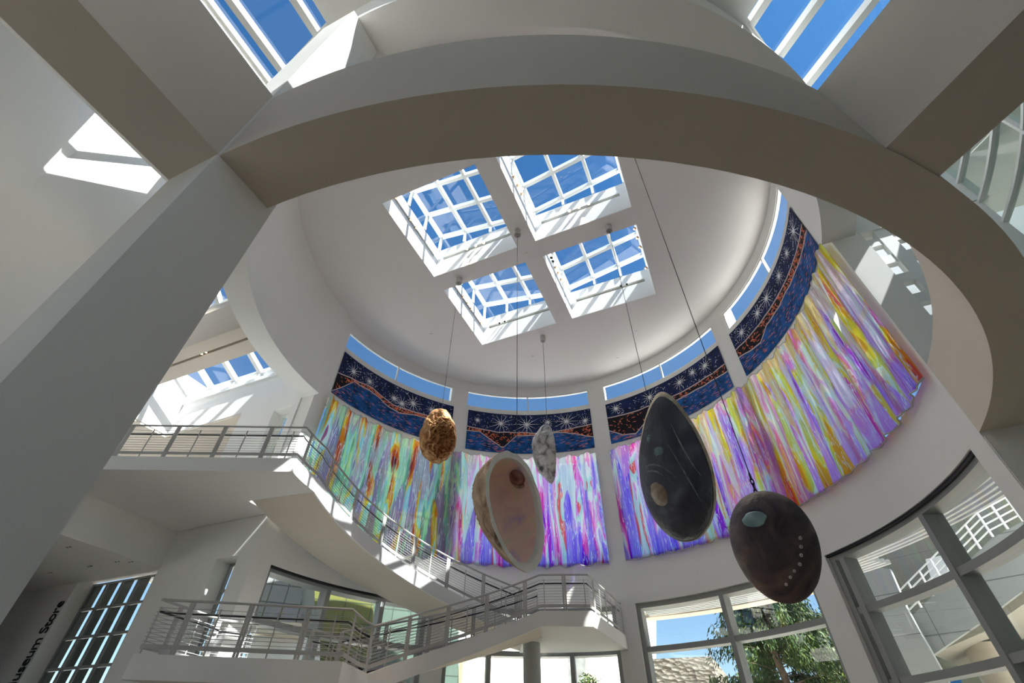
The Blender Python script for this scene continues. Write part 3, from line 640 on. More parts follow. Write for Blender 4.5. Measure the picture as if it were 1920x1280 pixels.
# ------------------------------------------------------------------ night-coast murals
def flatmat(name, c, rough=.7, var=.0, scale=6.0): return pbr(name, c, rough, var=var, scale=scale, spec=.2)
MM = [flatmat('mural_night', (.010, .020, .085), var=.55, scale=2.5), flatmat('mural_land', (.012, .010, .016)), flatmat('mural_sea', (.010, .078, .270), var=.75, scale=3.0),
      flatmat('mural_white', (.82, .85, .88)), flatmat('mural_orange', (.88, .22, .11)), flatmat('mural_pink', (.74, .28, .34)), flatmat('mural_line', (.62, .50, .50)), flatmat('mural_blue', (.03, .13, .42))]
def lerp_tab(tab, x):
    for (x0, y0), (x1, y1) in zip(tab, tab[1:]):
        if x <= x1: return y0+(y1-y0)*(x-x0)/(x1-x0)
    return tab[-1][1]
def mural(a, b, top, bot, bursts, label, seed, big):
    rnd = random.Random(seed); R0 = 1.860; z0, z1 = 2.382, 2.842; W = (b-a)*math.pi/180*R0*S; H = (z1-z0)*S
    mb = MB()
    def pt(u, v, e=0.0): return C(a+(b-a)*u, R0-e, z0+(z1-z0)*v)
    n = 60
    tp = lambda u: lerp_tab(top, u)+.012*noise.noise((u*14, 1, seed)); bt = lambda u: lerp_tab(bot, u)+.02*noise.noise((u*12, 5, seed))
    for k in range(n):
        u0, u1 = k/n, (k+1)/n
        b0, b1 = max(.01, min(bt(u0), tp(u0)-.015)), max(.01, min(bt(u1), tp(u1)-.015))
        for mi, (y00, y01, y10, y11) in ((2, (0, 0, b0, b1)), (1, (b0, b1, tp(u0), tp(u1))), (0, (tp(u0), tp(u1), 1, 1))):
            mb.face([pt(u0, y00), pt(u1, y01), pt(u1, y11), pt(u0, y10)], mi)
    def stroke(u, v, ang, ln, wd, mi, e=.0012):
        if not (0.01 < u < .99): return
        dx, dy = math.cos(ang)*ln/2, math.sin(ang)*ln/2; nx, ny = -math.sin(ang)*wd/2, math.cos(ang)*wd/2
        q = [(-dx, -dy), (nx*1.0, ny*1.0), (dx, dy), (-nx, -ny)]
        P_ = [(min(.995, max(.005, u+x/W)), min(.985, max(.015, v+y/H))) for x, y in q]
        mb.face([pt(x, y, e) for x, y in P_], mi)
    for k in range(n):                                   # pale outlines of the coast
        u0, u1 = k/n, (k+1)/n
        for fn, off in ((tp, .0), (bt, .0)):
            y0, y1 = max(.015, fn(u0)), max(.015, fn(u1)); mb.face([pt(u0, y0-.012, .001), pt(u1, y1-.012, .001), pt(u1, y1+.014, .001), pt(u0, y0+.014, .001)], 6)
    for _ in range(230 if not big else 110):             # stars
        u = rnd.random(); t = tp(u)+.03; v = t+(0.97-t)*rnd.random(); s = rnd.uniform(.025, .055)
        stroke(u, v, .78, s, s, 3) if not big or rnd.random() < .6 else stroke(u, v, rnd.uniform(0, 3.1), s*rnd.uniform(3, 5), s*.7, 3)
    for bu, bv, L_ in bursts:
        m = 6; p = rnd.random()
        for k in range(m): stroke(bu, bv, p+math.pi*k/m, L_*rnd.uniform(.7, 1.1), .038, 3)
    for _ in range(150 if not big else 85):              # strokes on the land
        u = rnd.random(); lo, hi = bt(u)+.02, tp(u)-.02
        if hi > lo: stroke(u, lo+(hi-lo)*rnd.random(), rnd.uniform(-1.4, 1.4), rnd.uniform(.12, .26), .042, 4)
    for _ in range(240):                                 # glints on the sea
        u = rnd.random(); hi = bt(u)-.03; v = .02+(hi-.02)*rnd.random()
        if hi > .05: stroke(u, v, rnd.uniform(-.1, .12), rnd.uniform(.10, .30), .026, rnd.choice((5, 5, 4, 7, 7)))
    o = mb.build('mural_panel', MM); tag(o, label, 'mural', 'night coast murals')
mural(-62.0, -22.7, [(0, .46), (.1, .54), (.3, .64), (.5, .50), (.65, .54), (.8, .57), (1, .56)], [(0, .03), (.08, .28), (.15, .52), (.3, .55), (.5, .40), (.56, .37), (.68, .47), (.8, .5), (1, .42)],
      [(.12, .72, .9), (.27, .74, .7), (.5, .66, .8), (.57, .62, 1.0), (.66, .74, 1.1), (.82, .74, .8), (.93, .7, .9)], 'mural panel at the far left with a broad orange headland and tiny stars', 1, False)
mural(-17.8, 22.2, [(0, .56), (.25, .51), (.42, .53), (.55, .51), (.7, .52), (.85, .56), (1, .58)], [(0, .45), (.1, .47), (.25, .20), (.29, .12), (.40, .44), (.6, .47), (.78, .49), (.9, .36), (1, .26)],
      [(.08, .76, .5), (.27, .74, 1.5), (.48, .74, 1.6), (.80, .76, 1.7), (.65, .78, .7), (.95, .7, .7)], 'mural panel in the middle bay with three large star bursts', 2, False)
mural(27.3, 66.9, [(0, .64), (.2, .60), (.4, .60), (.6, .56), (.8, .55), (1, .53)], [(0, .32), (.1, .14), (.2, .08), (.28, .25), (.36, .44), (.6, .44), (.8, .42), (1, .36)],
      [(.08, .82, .8), (.36, .80, 1.1), (.62, .80, .9), (.85, .8, 1.0), (.74, .84, .6)], 'mural panel right of the middle with a dark pointed headland behind the tall dark shell', 3, True)
mural(71.5, 110.6, [(0, .60), (.25, .60), (.5, .60), (.75, .58), (1, .56)], [(0, .42), (.12, .34), (.2, .30), (.3, .44), (.6, .46), (1, .40)],
      [(.1, .8, .8), (.28, .8, .9), (.40, .82, 1.2), (.58, .8, .8), (.74, .82, .7), (.9, .78, 1.4)], 'mural panel at the far right, running steeply up the curved wall', 4, False)
# ------------------------------------------------------------------ hanging abalone shells
def shellmat(name, stops, scale, rough, bump, bs, spec=.4, dist=1.0):
    m, n, o = _new(name); L = n.links.new; p = N(n, 'ShaderNodeBsdfPrincipled'); p.inputs['Roughness'].default_value = rough; p.inputs['Specular IOR Level'].default_value = spec
    tc = N(n, 'ShaderNodeTexCoord'); t = N(n, 'ShaderNodeTexNoise'); t.inputs['Scale'].default_value = scale; t.inputs['Detail'].default_value = 8; t.inputs['Distortion'].default_value = dist
    L(tc.outputs['Object'], t.inputs['Vector']); r = ramp(n, stops); L(t.outputs[0], r.inputs[0]); L(r.outputs[0], p.inputs['Base Color'])
    b = N(n, 'ShaderNodeTexNoise'); b.inputs['Scale'].default_value = bs; b.inputs['Detail'].default_value = 6; L(tc.outputs['Object'], b.inputs['Vector'])
    bp = N(n, 'ShaderNodeBump'); bp.inputs['Strength'].default_value = bump; bp.inputs['Distance'].default_value = .08; L(b.outputs[0], bp.inputs['Height']); L(bp.outputs[0], p.inputs['Normal'])
    L(p.outputs[0], o.inputs[0]); return m
SH_BROWN = shellmat('shell_brown', [(.25, (.22, .085, .03)), (.42, (.50, .23, .09)), (.55, (.64, .35, .15)), (.7, (.88, .62, .36))], 4.5, .75, 1.0, 10)
SH_TAN = shellmat('shell_tan', [(.28, (.055, .035, .025)), (.42, (.30, .20, .13)), (.58, (.44, .32, .22)), (.72, (.58, .46, .35))], 2.6, .8, .5, 14)
SH_WHITE = shellmat('shell_white', [(.30, (.10, .095, .095)), (.42, (.42, .41, .42)), (.55, (.62, .61, .62)), (.7, (.80, .79, .79))], 2.6, .7, .7, 11)
SH_BLUE = shellmat('shell_blue', [(.30, (.028, .031, .048)), (.50, (.050, .056, .084)), (.64, (.080, .092, .125)), (.78, (.15, .20, .23))], 1.2, .5, .6, 7, dist=.8)
SH_BLACK = shellmat('shell_black', [(.32, (.050, .042, .050)), (.52, (.115, .090, .098)), (.68, (.19, .135, .120)), (.8, (.27, .19, .16))], 2.0, .55, .35, 12, dist=1.6)
NACRE = shellmat('shell_nacre', [(.30, (.66, .82, .56)), (.39, (.90, .72, .58)), (.47, (.95, .70, .62)), (.53, (.84, .62, .62)), (.58, (.66, .52, .74)), (.64, (.92, .72, .58)), (.72, (.62, .86, .66))], .75, .28, .15, 10, .6, .9)
NACRE_RIM = shellmat('shell_rim', [(.3, (.66, .72, .68)), (.5, (.82, .80, .80)), (.7, (.70, .80, .70))], 2.2, .35, .1, 10)
NACRE_RED = shellmat('shell_muscle', [(.3, (.16, .05, .045)), (.55, (.38, .17, .14)), (.8, (.52, .32, .26))], 2.0, .4, .2, 8)
GPATCH = shellmat('shell_green_patch', [(.3, (.06, .085, .095)), (.5, (.11, .19, .19)), (.7, (.20, .32, .31))], 4.5, .5, .5, 14)
PATCH = shellmat('shell_patch', [(.3, (.22, .34, .36)), (.5, (.36, .52, .54)), (.7, (.55, .68, .68))], 3.0, .5, .3, 12)
PATCH2 = shellmat('shell_patch_cream', [(.3, (.20, .15, .11)), (.5, (.38, .32, .26)), (.7, (.58, .55, .50))], 2.6, .5, .3, 10)
VEIN = shellmat('shell_vein', [(.3, (.07, .09, .11)), (.55, (.16, .21, .24)), (.75, (.28, .36, .38))], 4.0, .5, .3, 12)
HOLE = pbr('shell_hole_white', (.72, .72, .70), .5, var=.03); HOLED = pbr('shell_hole_dark', (.03, .025, .025), .7, var=0)
EDGE = shellmat('shell_edge', [(.3, (.22, .19, .14)), (.55, (.42, .38, .30)), (.75, (.62, .60, .52))], 3.0, .7, .4, 12)

def egg(ph, a, b, k, sk):
    """ear-shaped outline, ph=0 at the narrow growing end (+y); k egg taper, sk sideways skew"""
    y = a*math.cos(ph); x = b*math.sin(ph)*(1 - k*math.cos(ph)*.5 - .10*k*math.cos(2*ph)); return x + sk*(y/a)**2*b, y
class Shell:
    def __init__(s, a, b, h, k, sk, apex, ht, centre, axes, seed, rough, ridges, worm=0.0):
        s.__dict__.update(locals())
    def top(s, rho, ph, inset=1.0, drop=0.0):
        ex, ey = egg(ph, s.a*inset, s.b*inset, s.k, s.sk); ax, ay = s.apex[0]*s.b, s.apex[1]*s.a
        x, y = ax+(ex-ax)*rho, ay+(ey-ay)*rho
        z = s.h*max(0.0, 1-rho**s.ht)**.75
        return x, y, z-drop
    def P(s, x, y, z): r, u, n = s.axes; return s.centre + r*x + u*y + n*z
    def surf(s, rho, ph):
        x, y, z = s.top(rho, ph)
        e = rho*(1-rho**10)
        sp = math.sin((rho*9 + ph*.55)*s.ridges)                               # growth ridges
        d = s.rough*(.55*noise.fractal((x*3.4/s.b*.5, y*3.4/s.b*.5, s.seed), 1.0, 2.0, 5) + .28*sp)*e
        if s.worm: d += s.worm*(1-min(1, max(0, (rho-.62)/.25)))*(max(0, .30-abs(noise.noise((x*8.5, y*8.5, s.seed+2))))*2.2+.8*max(0, .22-abs(noise.noise((x*15, y*15, s.seed+5)))))
        edge = 1+.025*s.rough*10*noise.noise((math.cos(ph)*4, math.sin(ph)*4, s.seed+9))*rho
        return s.P(x*edge, y*edge, z + d*s.b)
    def grid(s, fn, nr, nf, r0=0.0, r1=1.0):
        mb = MB(); vs = [fn(r0+(r1-r0)*i/nr, 2*math.pi*j/nf) for i in range(nr+1) for j in range(nf)]
        fs = [(i*nf+j, i*nf+(j+1) % nf, (i+1)*nf+(j+1) % nf, (i+1)*nf+j) for i in range(nr) for j in range(nf)]
        return mb.faces(vs, fs)
    def outer(s): return s.grid(s.surf, 110, 220)
    def inner(s, r1=.90):
        f = lambda rho, ph: s.P(*[*s.top(rho, ph, .89)[:2], s.top(rho, ph)[2]*.84 - .015*s.b + .006*s.b*noise.noise((rho*6, ph*3, s.seed))])
        return s.grid(f, 40, 120, 0.0, r1)
    def lip(s, r0=.97):
        def f(q, ph):
            rho = r0+(1-r0)*q
            if q > .985: return s.surf(1.0, ph)
            z = s.top(rho, ph)[2]*.84 - .015*s.b
            return s.P(*[*s.top(rho, ph, .89)[:2], z*(1-q) - .01*s.b*math.sin(q*3.1)])
        return s.grid(f, 10, 150)
    def disc(s, x0, y0, rx, ry, lift, rot=0.0, n=28, rings=6, wob=.12):
        """small patch lying on the outer surface around local (x0, y0)"""
        def hit(x, y):
            ax, ay = s.apex[0]*s.b, s.apex[1]*s.a; dx, dy = x-ax, y-ay; best = None
            lo, hi = 0.0, 1.0; ph = math.atan2(x/s.b, y/s.a)
            for _ in range(30):                                                 # find (rho, ph) whose outline ray passes through (x, y)
                ex, ey = egg(ph, s.a, s.b, s.k, s.sk); an = math.atan2((ex-ax)*dy-(ey-ay)*dx, (ex-ax)*dx+(ey-ay)*dy); ph -= an*.8
            ex, ey = egg(ph, s.a, s.b, s.k, s.sk); rho = min(.97, math.hypot(dx, dy)/max(1e-6, math.hypot(ex-ax, ey-ay)))
            return s.surf(rho, ph)
        mb = MB(); vs = []
        nrm = s.axes[2]
        for i in range(rings+1):
            for j in range(n):
                a_ = 2*math.pi*j/n; q = i/rings*(1+wob*noise.noise((math.cos(a_)*1.7, math.sin(a_)*1.7, s.seed+x0)))
                x = rx*q*math.cos(a_); y = ry*q*math.sin(a_); c, d = math.cos(rot), math.sin(rot)
                vs.append(hit(x0+x*c-y*d, y0+x*d+y*c) + nrm*(lift*(1.0 if i < rings else -.6)))
        fs = [(i*n+j, i*n+(j+1) % n, (i+1)*n+(j+1) % n, (i+1)*n+j) for i in range(rings) for j in range(n)]
        return mb.faces(vs, fs)
def axes_for(centre, roll, yaw, pitch, away=False):
    """axes of a shell seen from the hall floor: n points to the viewer (or away), roll tips the long axis, yaw/pitch turn it"""
    eye = Vector((0, 0, EYE)); n = (eye-centre).normalized(); r = n.cross(CU).normalized()*-1.0; u = n.cross(r)*1.0
    r = CU.cross(n).normalized(); u = n.cross(r).normalized()
    q = Matrix.Rotation(math.radians(yaw), 3, u); r, n = q @ r, q @ n
    q = Matrix.Rotation(math.radians(pitch), 3, r); u, n = q @ u, q @ n
    q = Matrix.Rotation(math.radians(roll), 3, n); r, u = q @ r, q @ u
    if away: return (r, u, -n)
    return (r, u, n)
def on_line(px, py, u, v):                   # the point seen at (px, py) straight below/above the plan position (u, v)
    x, y = g2w(u, v); d = ray(px, py); k = math.hypot(x, y)/math.hypot(d.x, d.y); return V(x, y, d.z*k)

# brown shell
c = on_line(812, 816, -.662, .039)
sh = Shell(.88, .60, .36, .16, .0, (.18, -.1), 2.3, c, axes_for(c, -2, 14, 6), 4, .22, 1.0, .30)
r0 = empty('abalone_shell', c, 'rough orange-brown abalone shell hanging high in front of the left mural', 'shell', 'giant hanging abalone shells')
sh.outer().build('outer_shell', SH_BROWN, r0, True); sh.inner(1.0).build('inner_face', NACRE, r0, True); sh1 = sh
# open shell, hollow side to the viewer
c = on_line(985, 955, 0.0, -.215)
sh = Shell(1.36, .80, 1.12, -.26, .0, (-.05, .35), 3.2, c, axes_for(c, 13, 38, -6, True), 12, .16, 1.3, .16)
r0 = empty('abalone_shell', c, 'large abalone shell turned to show its pink pearly hollow, at the centre', 'shell', 'giant hanging abalone shells')
sh.outer().build('outer_shell', SH_TAN, r0, True); sh.inner(.97).build('inner_face', NACRE, r0, True); sh.lip(.97).build('rim', NACRE_RIM, r0, True)
zi = .36
bulge = MB(); vs = []; fs = []
for i in range(13):
    for j in range(26):
        a_, b_ = math.pi*i/12, 2*math.pi*j/26; rr = 1+.10*noise.noise((math.cos(b_)*2, math.sin(b_)*2, i*.4))
        vs.append(sh.P(.54+.22*rr*math.sin(a_)*math.cos(b_), .70+.22*rr*math.sin(a_)*math.sin(b_), zi-.20*math.cos(a_)))
for i in range(12):
    for j in range(26): fs.append((i*26+j, i*26+(j+1) % 26, (i+1)*26+(j+1) % 26, (i+1)*26+j))
bulge.faces(vs, fs); bulge.build('inner_whorl', NACRE_RED, r0, True)
curl = MB(); curl.tube([sh.P(.52+.25*math.cos(a_), .70+.24*math.sin(a_), zi-.05) for a_ in [-2.6+2.4*k/16 for k in range(17)]], [.012+.03*math.sin(.05+3.0*k/16) for k in range(17)], 8)
curl.build('whorl_edge', SH_TAN, r0, True); sh2 = sh
# white shell, seen edge-on
c = on_line(1030, 850, -.248, 1.008)
sh = Shell(1.17, .74, .60, -.35, .0, (.1, .15), 2.0, c, axes_for(c, 5, -66, 4), 21, .13, 1.1, .10)
r0 = empty('abalone_shell', c, 'narrow chalk-white abalone shell seen from the side in front of the middle mural', 'shell', 'giant hanging abalone shells')
sh.outer().build('outer_shell', SH_WHITE, r0, True); sh.inner(1.0).build('inner_face', NACRE, r0, True); sh3 = sh
# tall dark blue shell
c = on_line(1275, 868, .725, .015)
sh = Shell(1.76, .80, .52, .52, .0, (-.22, -.55), 2.4, c, axes_for(c, 9, -10, 4), 33, .030, .9)
r0 = empty('abalone_shell', c, 'tall blue-black abalone shell, largest of the five, with a cream spot', 'shell', 'giant hanging abalone shells')
sh.outer().build('outer_shell', SH_BLUE, r0, True); sh.inner(1.0).build('inner_face', NACRE, r0, True)
sh.grid(lambda q, ph: sh.surf(.955+.045*q, ph)+sh.axes[2]*.012, 3, 150).build('rim', EDGE, r0, True)
sh.disc(-.36, -.62, .20, .30, .03, .25).build('cream_spot', PATCH2, r0, True)
sh.disc(-.22, .34, .13, .12, .02, .5, wob=.35).build('green_patch', GPATCH, r0, True); sh.disc(-.42, .66, .06, .11, .02, -.3, wob=.3).build('green_patch', GPATCH, r0, True)
for (x0, y0, x1, y1, b_) in [(.15, .95, .62, -.30, .10), (.02, .48, .55, -.9, -.05), (-.62, .0, .10, -.28, -.16), (-.62, -.12, .02, -.42, -.14)]:
    m = MB(); pts = []
    for k in range(9):
        q = k/8; x = x0+(x1-x0)*q; y = y0+(y1-y0)*q - b_*math.sin(q*3.14); d_ = sh.disc(x, y, .016+.014*math.sin(q*3.1), .05, .012, 0, 8, 1, 0)
        pts.append((d_.v[0]+d_.v[4])/2)
    m.tube([p-sh.axes[2]*.006 for p in pts], [.004+.017*math.sin(.1+k/8*2.9) for k in range(9)], 6); m.build('pale_vein', VEIN, r0, True)
sh4 = sh
# small black shell with a row of holes
x5, y5 = 1.5*math.sin(math.radians(28.96)), 1.5*math.cos(math.radians(28.96))
d = ray(1452, 1022); k = math.hypot(x5, y5)/math.hypot(d.x, d.y); c = V(d.x*k, d.y*k, d.z*k)
sh = Shell(.71, .545, .30, -.10, .0, (-.32, .46), 2.5, c, axes_for(c, 15, 4, 4), 41, .022, .8)
r0 = empty('abalone_shell', c, 'small black-brown abalone shell with a row of white holes, hanging lowest at the right', 'shell', 'giant hanging abalone shells')
sh.outer().build('outer_shell', SH_BLACK, r0, True); sh.inner(1.0).build('inner_face', NACRE, r0, True)
sh.disc(-.17, .36, .165, .105, .022, .1, wob=.16).build('pale_spot', PATCH, r0, True)
hp = [(.235, .085), (.215, -.02), (.19, -.12), (.145, -.225), (.06, -.30), (-.005, -.37), (-.075, -.455)]
for k, (x, y) in enumerate(hp):
    x += .08; hs = .026 if k < 4 else .022
    h_ = sh.disc(x, y, hs, hs*1.1, .016, 0, 14, 3, .1).build('hole_rim', HOLE, r0, True)
    sh.disc(x+.002, y, hs*.35, hs*.45, .020, 0, 10, 2, 0).build('hole', HOLED, h_, True)
sh5 = sh

# cables with ceiling canisters
def cable(x, y, zend, label, hook=False):
    top = Vector((x, y, Z(ZC)-.002)); root = empty('hanging_cable', Vector((x, y, zend)), label, 'cable', 'cables of the hanging shells')
    m = MB(); m.cyl((x, y), .135, top.z-.30, top.z, 28); m.build('canister', CANM, root, True)
    m = MB(); m.cyl((x, y), .095, top.z-.312, top.z-.30, 24); m.cyl((x, y), .03, top.z-.37, top.z-.312, 12); m.build('canister_cap', GMET, root, True)
    MB().tube([Vector((x, y, zend+(.45 if hook else 0))), Vector((x, y, top.z-.36))], .0085, 6).build('wire', BLACK, root, True)
    if hook:
        m = MB()
        for k in range(5):
            zc_ = zend+.05+k*.085; m.tube([Vector((x+.028*math.cos(a_)*(1 if k % 2 else .25), y+.028*math.cos(a_)*(.25 if k % 2 else 1), zc_+.055*math.sin(a_))) for a_ in [2*math.pi*j/12 for j in range(13)]], .011, 6, cap=False)
        m.build('chain', BLACK, root, True)
def topz(s, x, y):
    best = -1e9
    for i in range(0, 21):
        for j in range(0, 60):
            p = s.surf(i/20, 2*math.pi*j/60)
            if (p.x-x)**2+(p.y-y)**2 < .30**2: best = max(best, p.z)
    return best if best > -1e8 else s.centre.z+s.a*.8
for s_, (u, v), lab in [(sh1, (-.662, .039), 'thin black cable and grey ceiling canister holding the brown shell'), (sh2, (0., -.215), 'thin black cable and grey ceiling canister holding the open pink shell'),
                        (sh3, (-.248, 1.008), 'thin black cable and grey ceiling canister holding the white shell'), (sh4, (.675, .031), 'thin black cable and grey ceiling canister holding the tall blue-black shell')]:
    x, y = [q*S for q in g2w(u, v)]; cable(x, y, topz(s_, x, y)-.03, lab)
cable(x5*S, y5*S, topz(sh5, x5*S, y5*S)-.03, 'long black cable ending in a chain above the small black shell', True)

# ------------------------------------------------------------------ lamps
def throw(p, target, watts, name):
    l = bpy.data.lights.new(name, 'SPOT'); l.energy = watts; l.spot_size = math.radians(24); l.spot_blend = .5; l.color = (1.0, .80, .58); l.shadow_soft_size = .05
    o = bpy.data.objects.new(name, l); COL.objects.link(o); o.location = p; o.rotation_euler = (target-p).to_track_quat('-Z', 'Y').to_euler()
def spot(p, d, on, label, group, k=1.0, m=None):
    d = Vector(d).normalized(); root = empty('spotlight', p, label, 'spotlight', group)
    a = MB(); a.tube([p-d*.02, p+d*.075*k], [.055*k, .062*k], 14); a.build('lamp_housing', COPPER if m is None else m, root, True)
    b = MB(); b.tube([p+d*.0755*k, p+d*.090*k], [.052*k, .040*k], 14); b.build('lamp_face', LAMP if on else (LAMPDIM if m is None else HOLED), root, True)
gu = G(1, 0, 0)-G(0, 0, 0); gv = G(0, 1, 0)-G(0, 0, 0); gu.normalize(); gv.normalize(); dn = Vector((0, 0, -1))
for vv in (-.757, -.538, -.452): spot(G(-.84, vv, 3.425), gu*.7+dn, False, 'copper spotlight in the left slot of the upper left skylight well', 'spotlights, left slot of the upper left well')
for uu in (-.536, -.45, -.372): spot(G(uu, -.08, 3.425), -gv*.9+dn, True, 'glowing spotlight in the lower slot of the upper left skylight well', 'spotlights, lower slot of the upper left well')
for vv in (-.544, -.468, -.387): spot(G(.11, vv, 3.42), gu*.7+dn, False, 'copper spotlight in the left slot of the upper right skylight well', 'spotlights, left slot of the upper right well')
for uu in (.41, .492, .576): spot(G(uu, -.08, 3.435), -gv*.9+dn, True, 'glowing spotlight in the lower slot of the upper right skylight well', 'spotlights, lower slot of the upper right well')
for vv in (.405, .498, .575, .795): spot(G(-.84, vv, 3.43), gu*.7+dn, False, 'copper spotlight in the left slot of the lowest skylight well', 'spotlights, left slot of the lowest well')
for uu in (-.659, -.60): spot(G(uu, .875, 3.43), -gv*.9+dn, False, 'black and white unlit spotlight in the lower slot of the lowest skylight well', 'spotlights, lower slot of the lowest well', 1.0, WMET)
for vv in (.293, .336): spot(G(.11, vv, 3.42), gu*.7+dn, False, 'black unlit spotlight in the left slot of the lower right skylight well', 'black spotlights, left slot of the lower right well', .9, BLACK)
for vv in (.411, .482, .566): spot(G(.11, vv, 3.42), gu*.7+dn, False, 'copper spotlight in the left slot of the lower right skylight well', 'copper spotlights, left slot of the lower right well')
for uu in (.605, .66): spot(G(uu, .875, 3.43), -gv*.9+dn, False, 'black and white unlit spotlight in the lower slot of the lower right skylight well', 'spotlights, lower slot of the lower right well', 1.0, WMET)
for vv in (.27, .37, .47, .72): spot(G(.868, vv, 3.40), -gu*.7+dn, False, 'copper spotlight peeking over the right edge of the lower right skylight well', 'spotlights, right slot of the lower right well')
for uu in (-2.297, -2.254): spot(G(uu, -.733, 2.275), dn, True, 'small glowing spotlight in the slot of the gallery beam', 'spotlights of the gallery beam', .8)
for (u, v), lab in zip([(-2.886, -.534), (-3.152, -.537), (-2.861, -.238), (-2.78, -.20), (-3.133, -.244), (-3.531, -.26)],
    ['nearest the bulkhead edge', 'beside the pier edge', 'above the middle of the shop window', 'in the corner by the bulkhead', 'in the middle of the low ceiling', 'closest to the shop sign']):
    p = G(u, v, 1.03); root = empty('downlight', p, 'round recessed twin downlight in the low shop ceiling, ' + lab, 'downlight', 'downlights of the shop ceiling')
    a = MB()
    for e in (-.07, .07): q = p+gu*e; a.cyl((q.x, q.y), .055, p.z-.012, p.z, 18)
    a.build('trim_ring', WMET, root, True)
    b = MB()
    for e in (-.07, .07): q = p+gu*e; b.cyl((q.x, q.y), .040, p.z-.0135, p.z-.012, 16)
    b.build('lens', HOLED, root, True)

for p, t in [(G(-.536, -.1, 3.395), sh1), (G(-.45, -.1, 3.39), sh1), (G(-.372, -.1, 3.395), sh2), (G(.41, -.1, 3.395), sh2), (G(.492, -.1, 3.40), sh4), (G(.576, -.1, 3.40), sh5)]: throw(p, t.centre, 1500, 'spotlight_beam')
# sprinkler caps of the ceiling
for k, (u, v, w_) in enumerate([(-1.25, .55, 'left edge of'), (1.2, .25, 'right of the lower right well on'), (-.45, 1.25, 'below the lowest well on'), (.35, 1.62, 'near the middle bay on'), (.62, 1.3, 'below the lower right well on'), (-.02, .02, 'at the crossing of the four wells on')]):
    q = G(u, v, ZC); m = MB(); m.cyl((q.x, q.y), .07, q.z-.03, q.z-.0, 16); tag(m.build('sprinkler_cap', CEILP, None, True), 'small round ceiling cap, %s the rotunda ceiling' % w_, 'sprinkler', 'round ceiling caps')

# sign: letters running up the wall beside the shop window
cu = bpy.data.curves.new('sign_text', 'FONT'); cu.body = 'Museum Store'; cu.size = .74; cu.extrude = .012; cu.space_character = .92
to = bpy.data.objects.new('tmp', cu); COL.objects.link(to); bpy.context.view_layer.update()
me = bpy.data.meshes.new_from_object(to.evaluated_get(bpy.context.evaluated_depsgraph_get())); bpy.data.objects.remove(to)
me.name = 'shop_sign'; me.materials.clear(); me.materials.append(SIGN)
W_ = max(v.co.x for v in me.vertices); zt_ = .912; zs = 2.75/W_
for v_ in me.vertices:
    x, y, z = v_.co; p = G(-3.618 - y/S*.88, V0-.004 - z/S*.9, zt_ - (W_-x)*zs/S); v_.co = p
o = bpy.data.objects.new('shop_sign', me); c0 = sum((v.co for v in me.vertices), Vector())/len(me.vertices)
for v_ in me.vertices: v_.co -= c0
o.location = c0; COL.objects.link(o); tag(o, 'black raised letters reading Museum Store up the dark wall', 'sign')
# ------------------------------------------------------------------ outside
PANELW = panels('white_panels', (.27, .285, .28), (.10, .11, .11), 2.3, .76*2, jw=.018)
PANELG = panels('grey_panels', (.24, .25, .265), (.06, .07, .07), .76, .76, jw=.03)
PANELR = panels('curtain_glow_panels', (.17, .18, .05), (.05, .07, .04), 1.3, .9, var=.35, jw=.03)  # yellow-green is curtain light on the tiles, put into their colour
PANELT = panels('teal_panels', (.10, .15, .125), (.05, .07, .06), .95, .9, var=.12, jw=.03)
PANELC = panels('cream_panels', (.84, .78, .66), (.55, .48, .38), 1.5, .76, var=.04, jw=.012, rough=.7)
STONE = None
def stone_mat():
    m, n, o = _new('split_travertine'); L = n.links.new; p = N(n, 'ShaderNodeBsdfPrincipled'); p.inputs['Roughness'].default_value = .9
    tc = N(n, 'ShaderNodeTexCoord'); v = N(n, 'ShaderNodeTexVoronoi'); v.inputs['Scale'].default_value = 2.4; mp = N(n, 'ShaderNodeMapping'); mp.inputs['Scale'].default_value = (1, 1, 1.9)
    L(tc.outputs['Object'], mp.inputs[0]); L(mp.outputs[0], v.inputs['Vector']); r = ramp(n, [(0, (.13, .11, .085)), (.5, (.19, .165, .13)), (1, (.26, .24, .20))])
    sx = N(n, 'ShaderNodeSeparateColor'); L(v.outputs['Color'], sx.inputs[0]); L(sx.outputs[0], r.inputs[0]); L(r.outputs[0], p.inputs['Base Color'])
    b = N(n, 'ShaderNodeBump'); b.inputs['Strength'].default_value = 1.0; b.inputs['Distance'].default_value = .25; L(v.outputs['Distance'], b.inputs['Height']); L(b.outputs[0], p.inputs['Normal'])
    L(p.outputs[0], o.inputs[0]); return m
STONE = stone_mat()
def wall_poly(mb, pts, az, dist, depth=.35, mi=0):
    """upright wall slab whose outline is given on the plane facing az at dist; UV in metres"""
    n = Vector((math.sin(math.radians(az)), math.cos(math.radians(az)), 0)); t = Vector((n.y, -n.x, 0))
    P_ = [at_plane(x, y, az, dist) for x, y in pts]; uvs = [(p.dot(t), p.z) for p in P_]
    mb.face(P_, mi, uvs); Q = [p+n*depth for p in P_]; mb.face(Q[::-1], mi, uvs[::-1])
    for k in range(len(P_)):
        a, b = P_[k], P_[(k+1) % len(P_)]; mb.face([a, b, b+n*depth, a+n*depth], mi, [(0, a.z), (.3, b.z), (.3, b.z), (0, a.z)])
    return P_
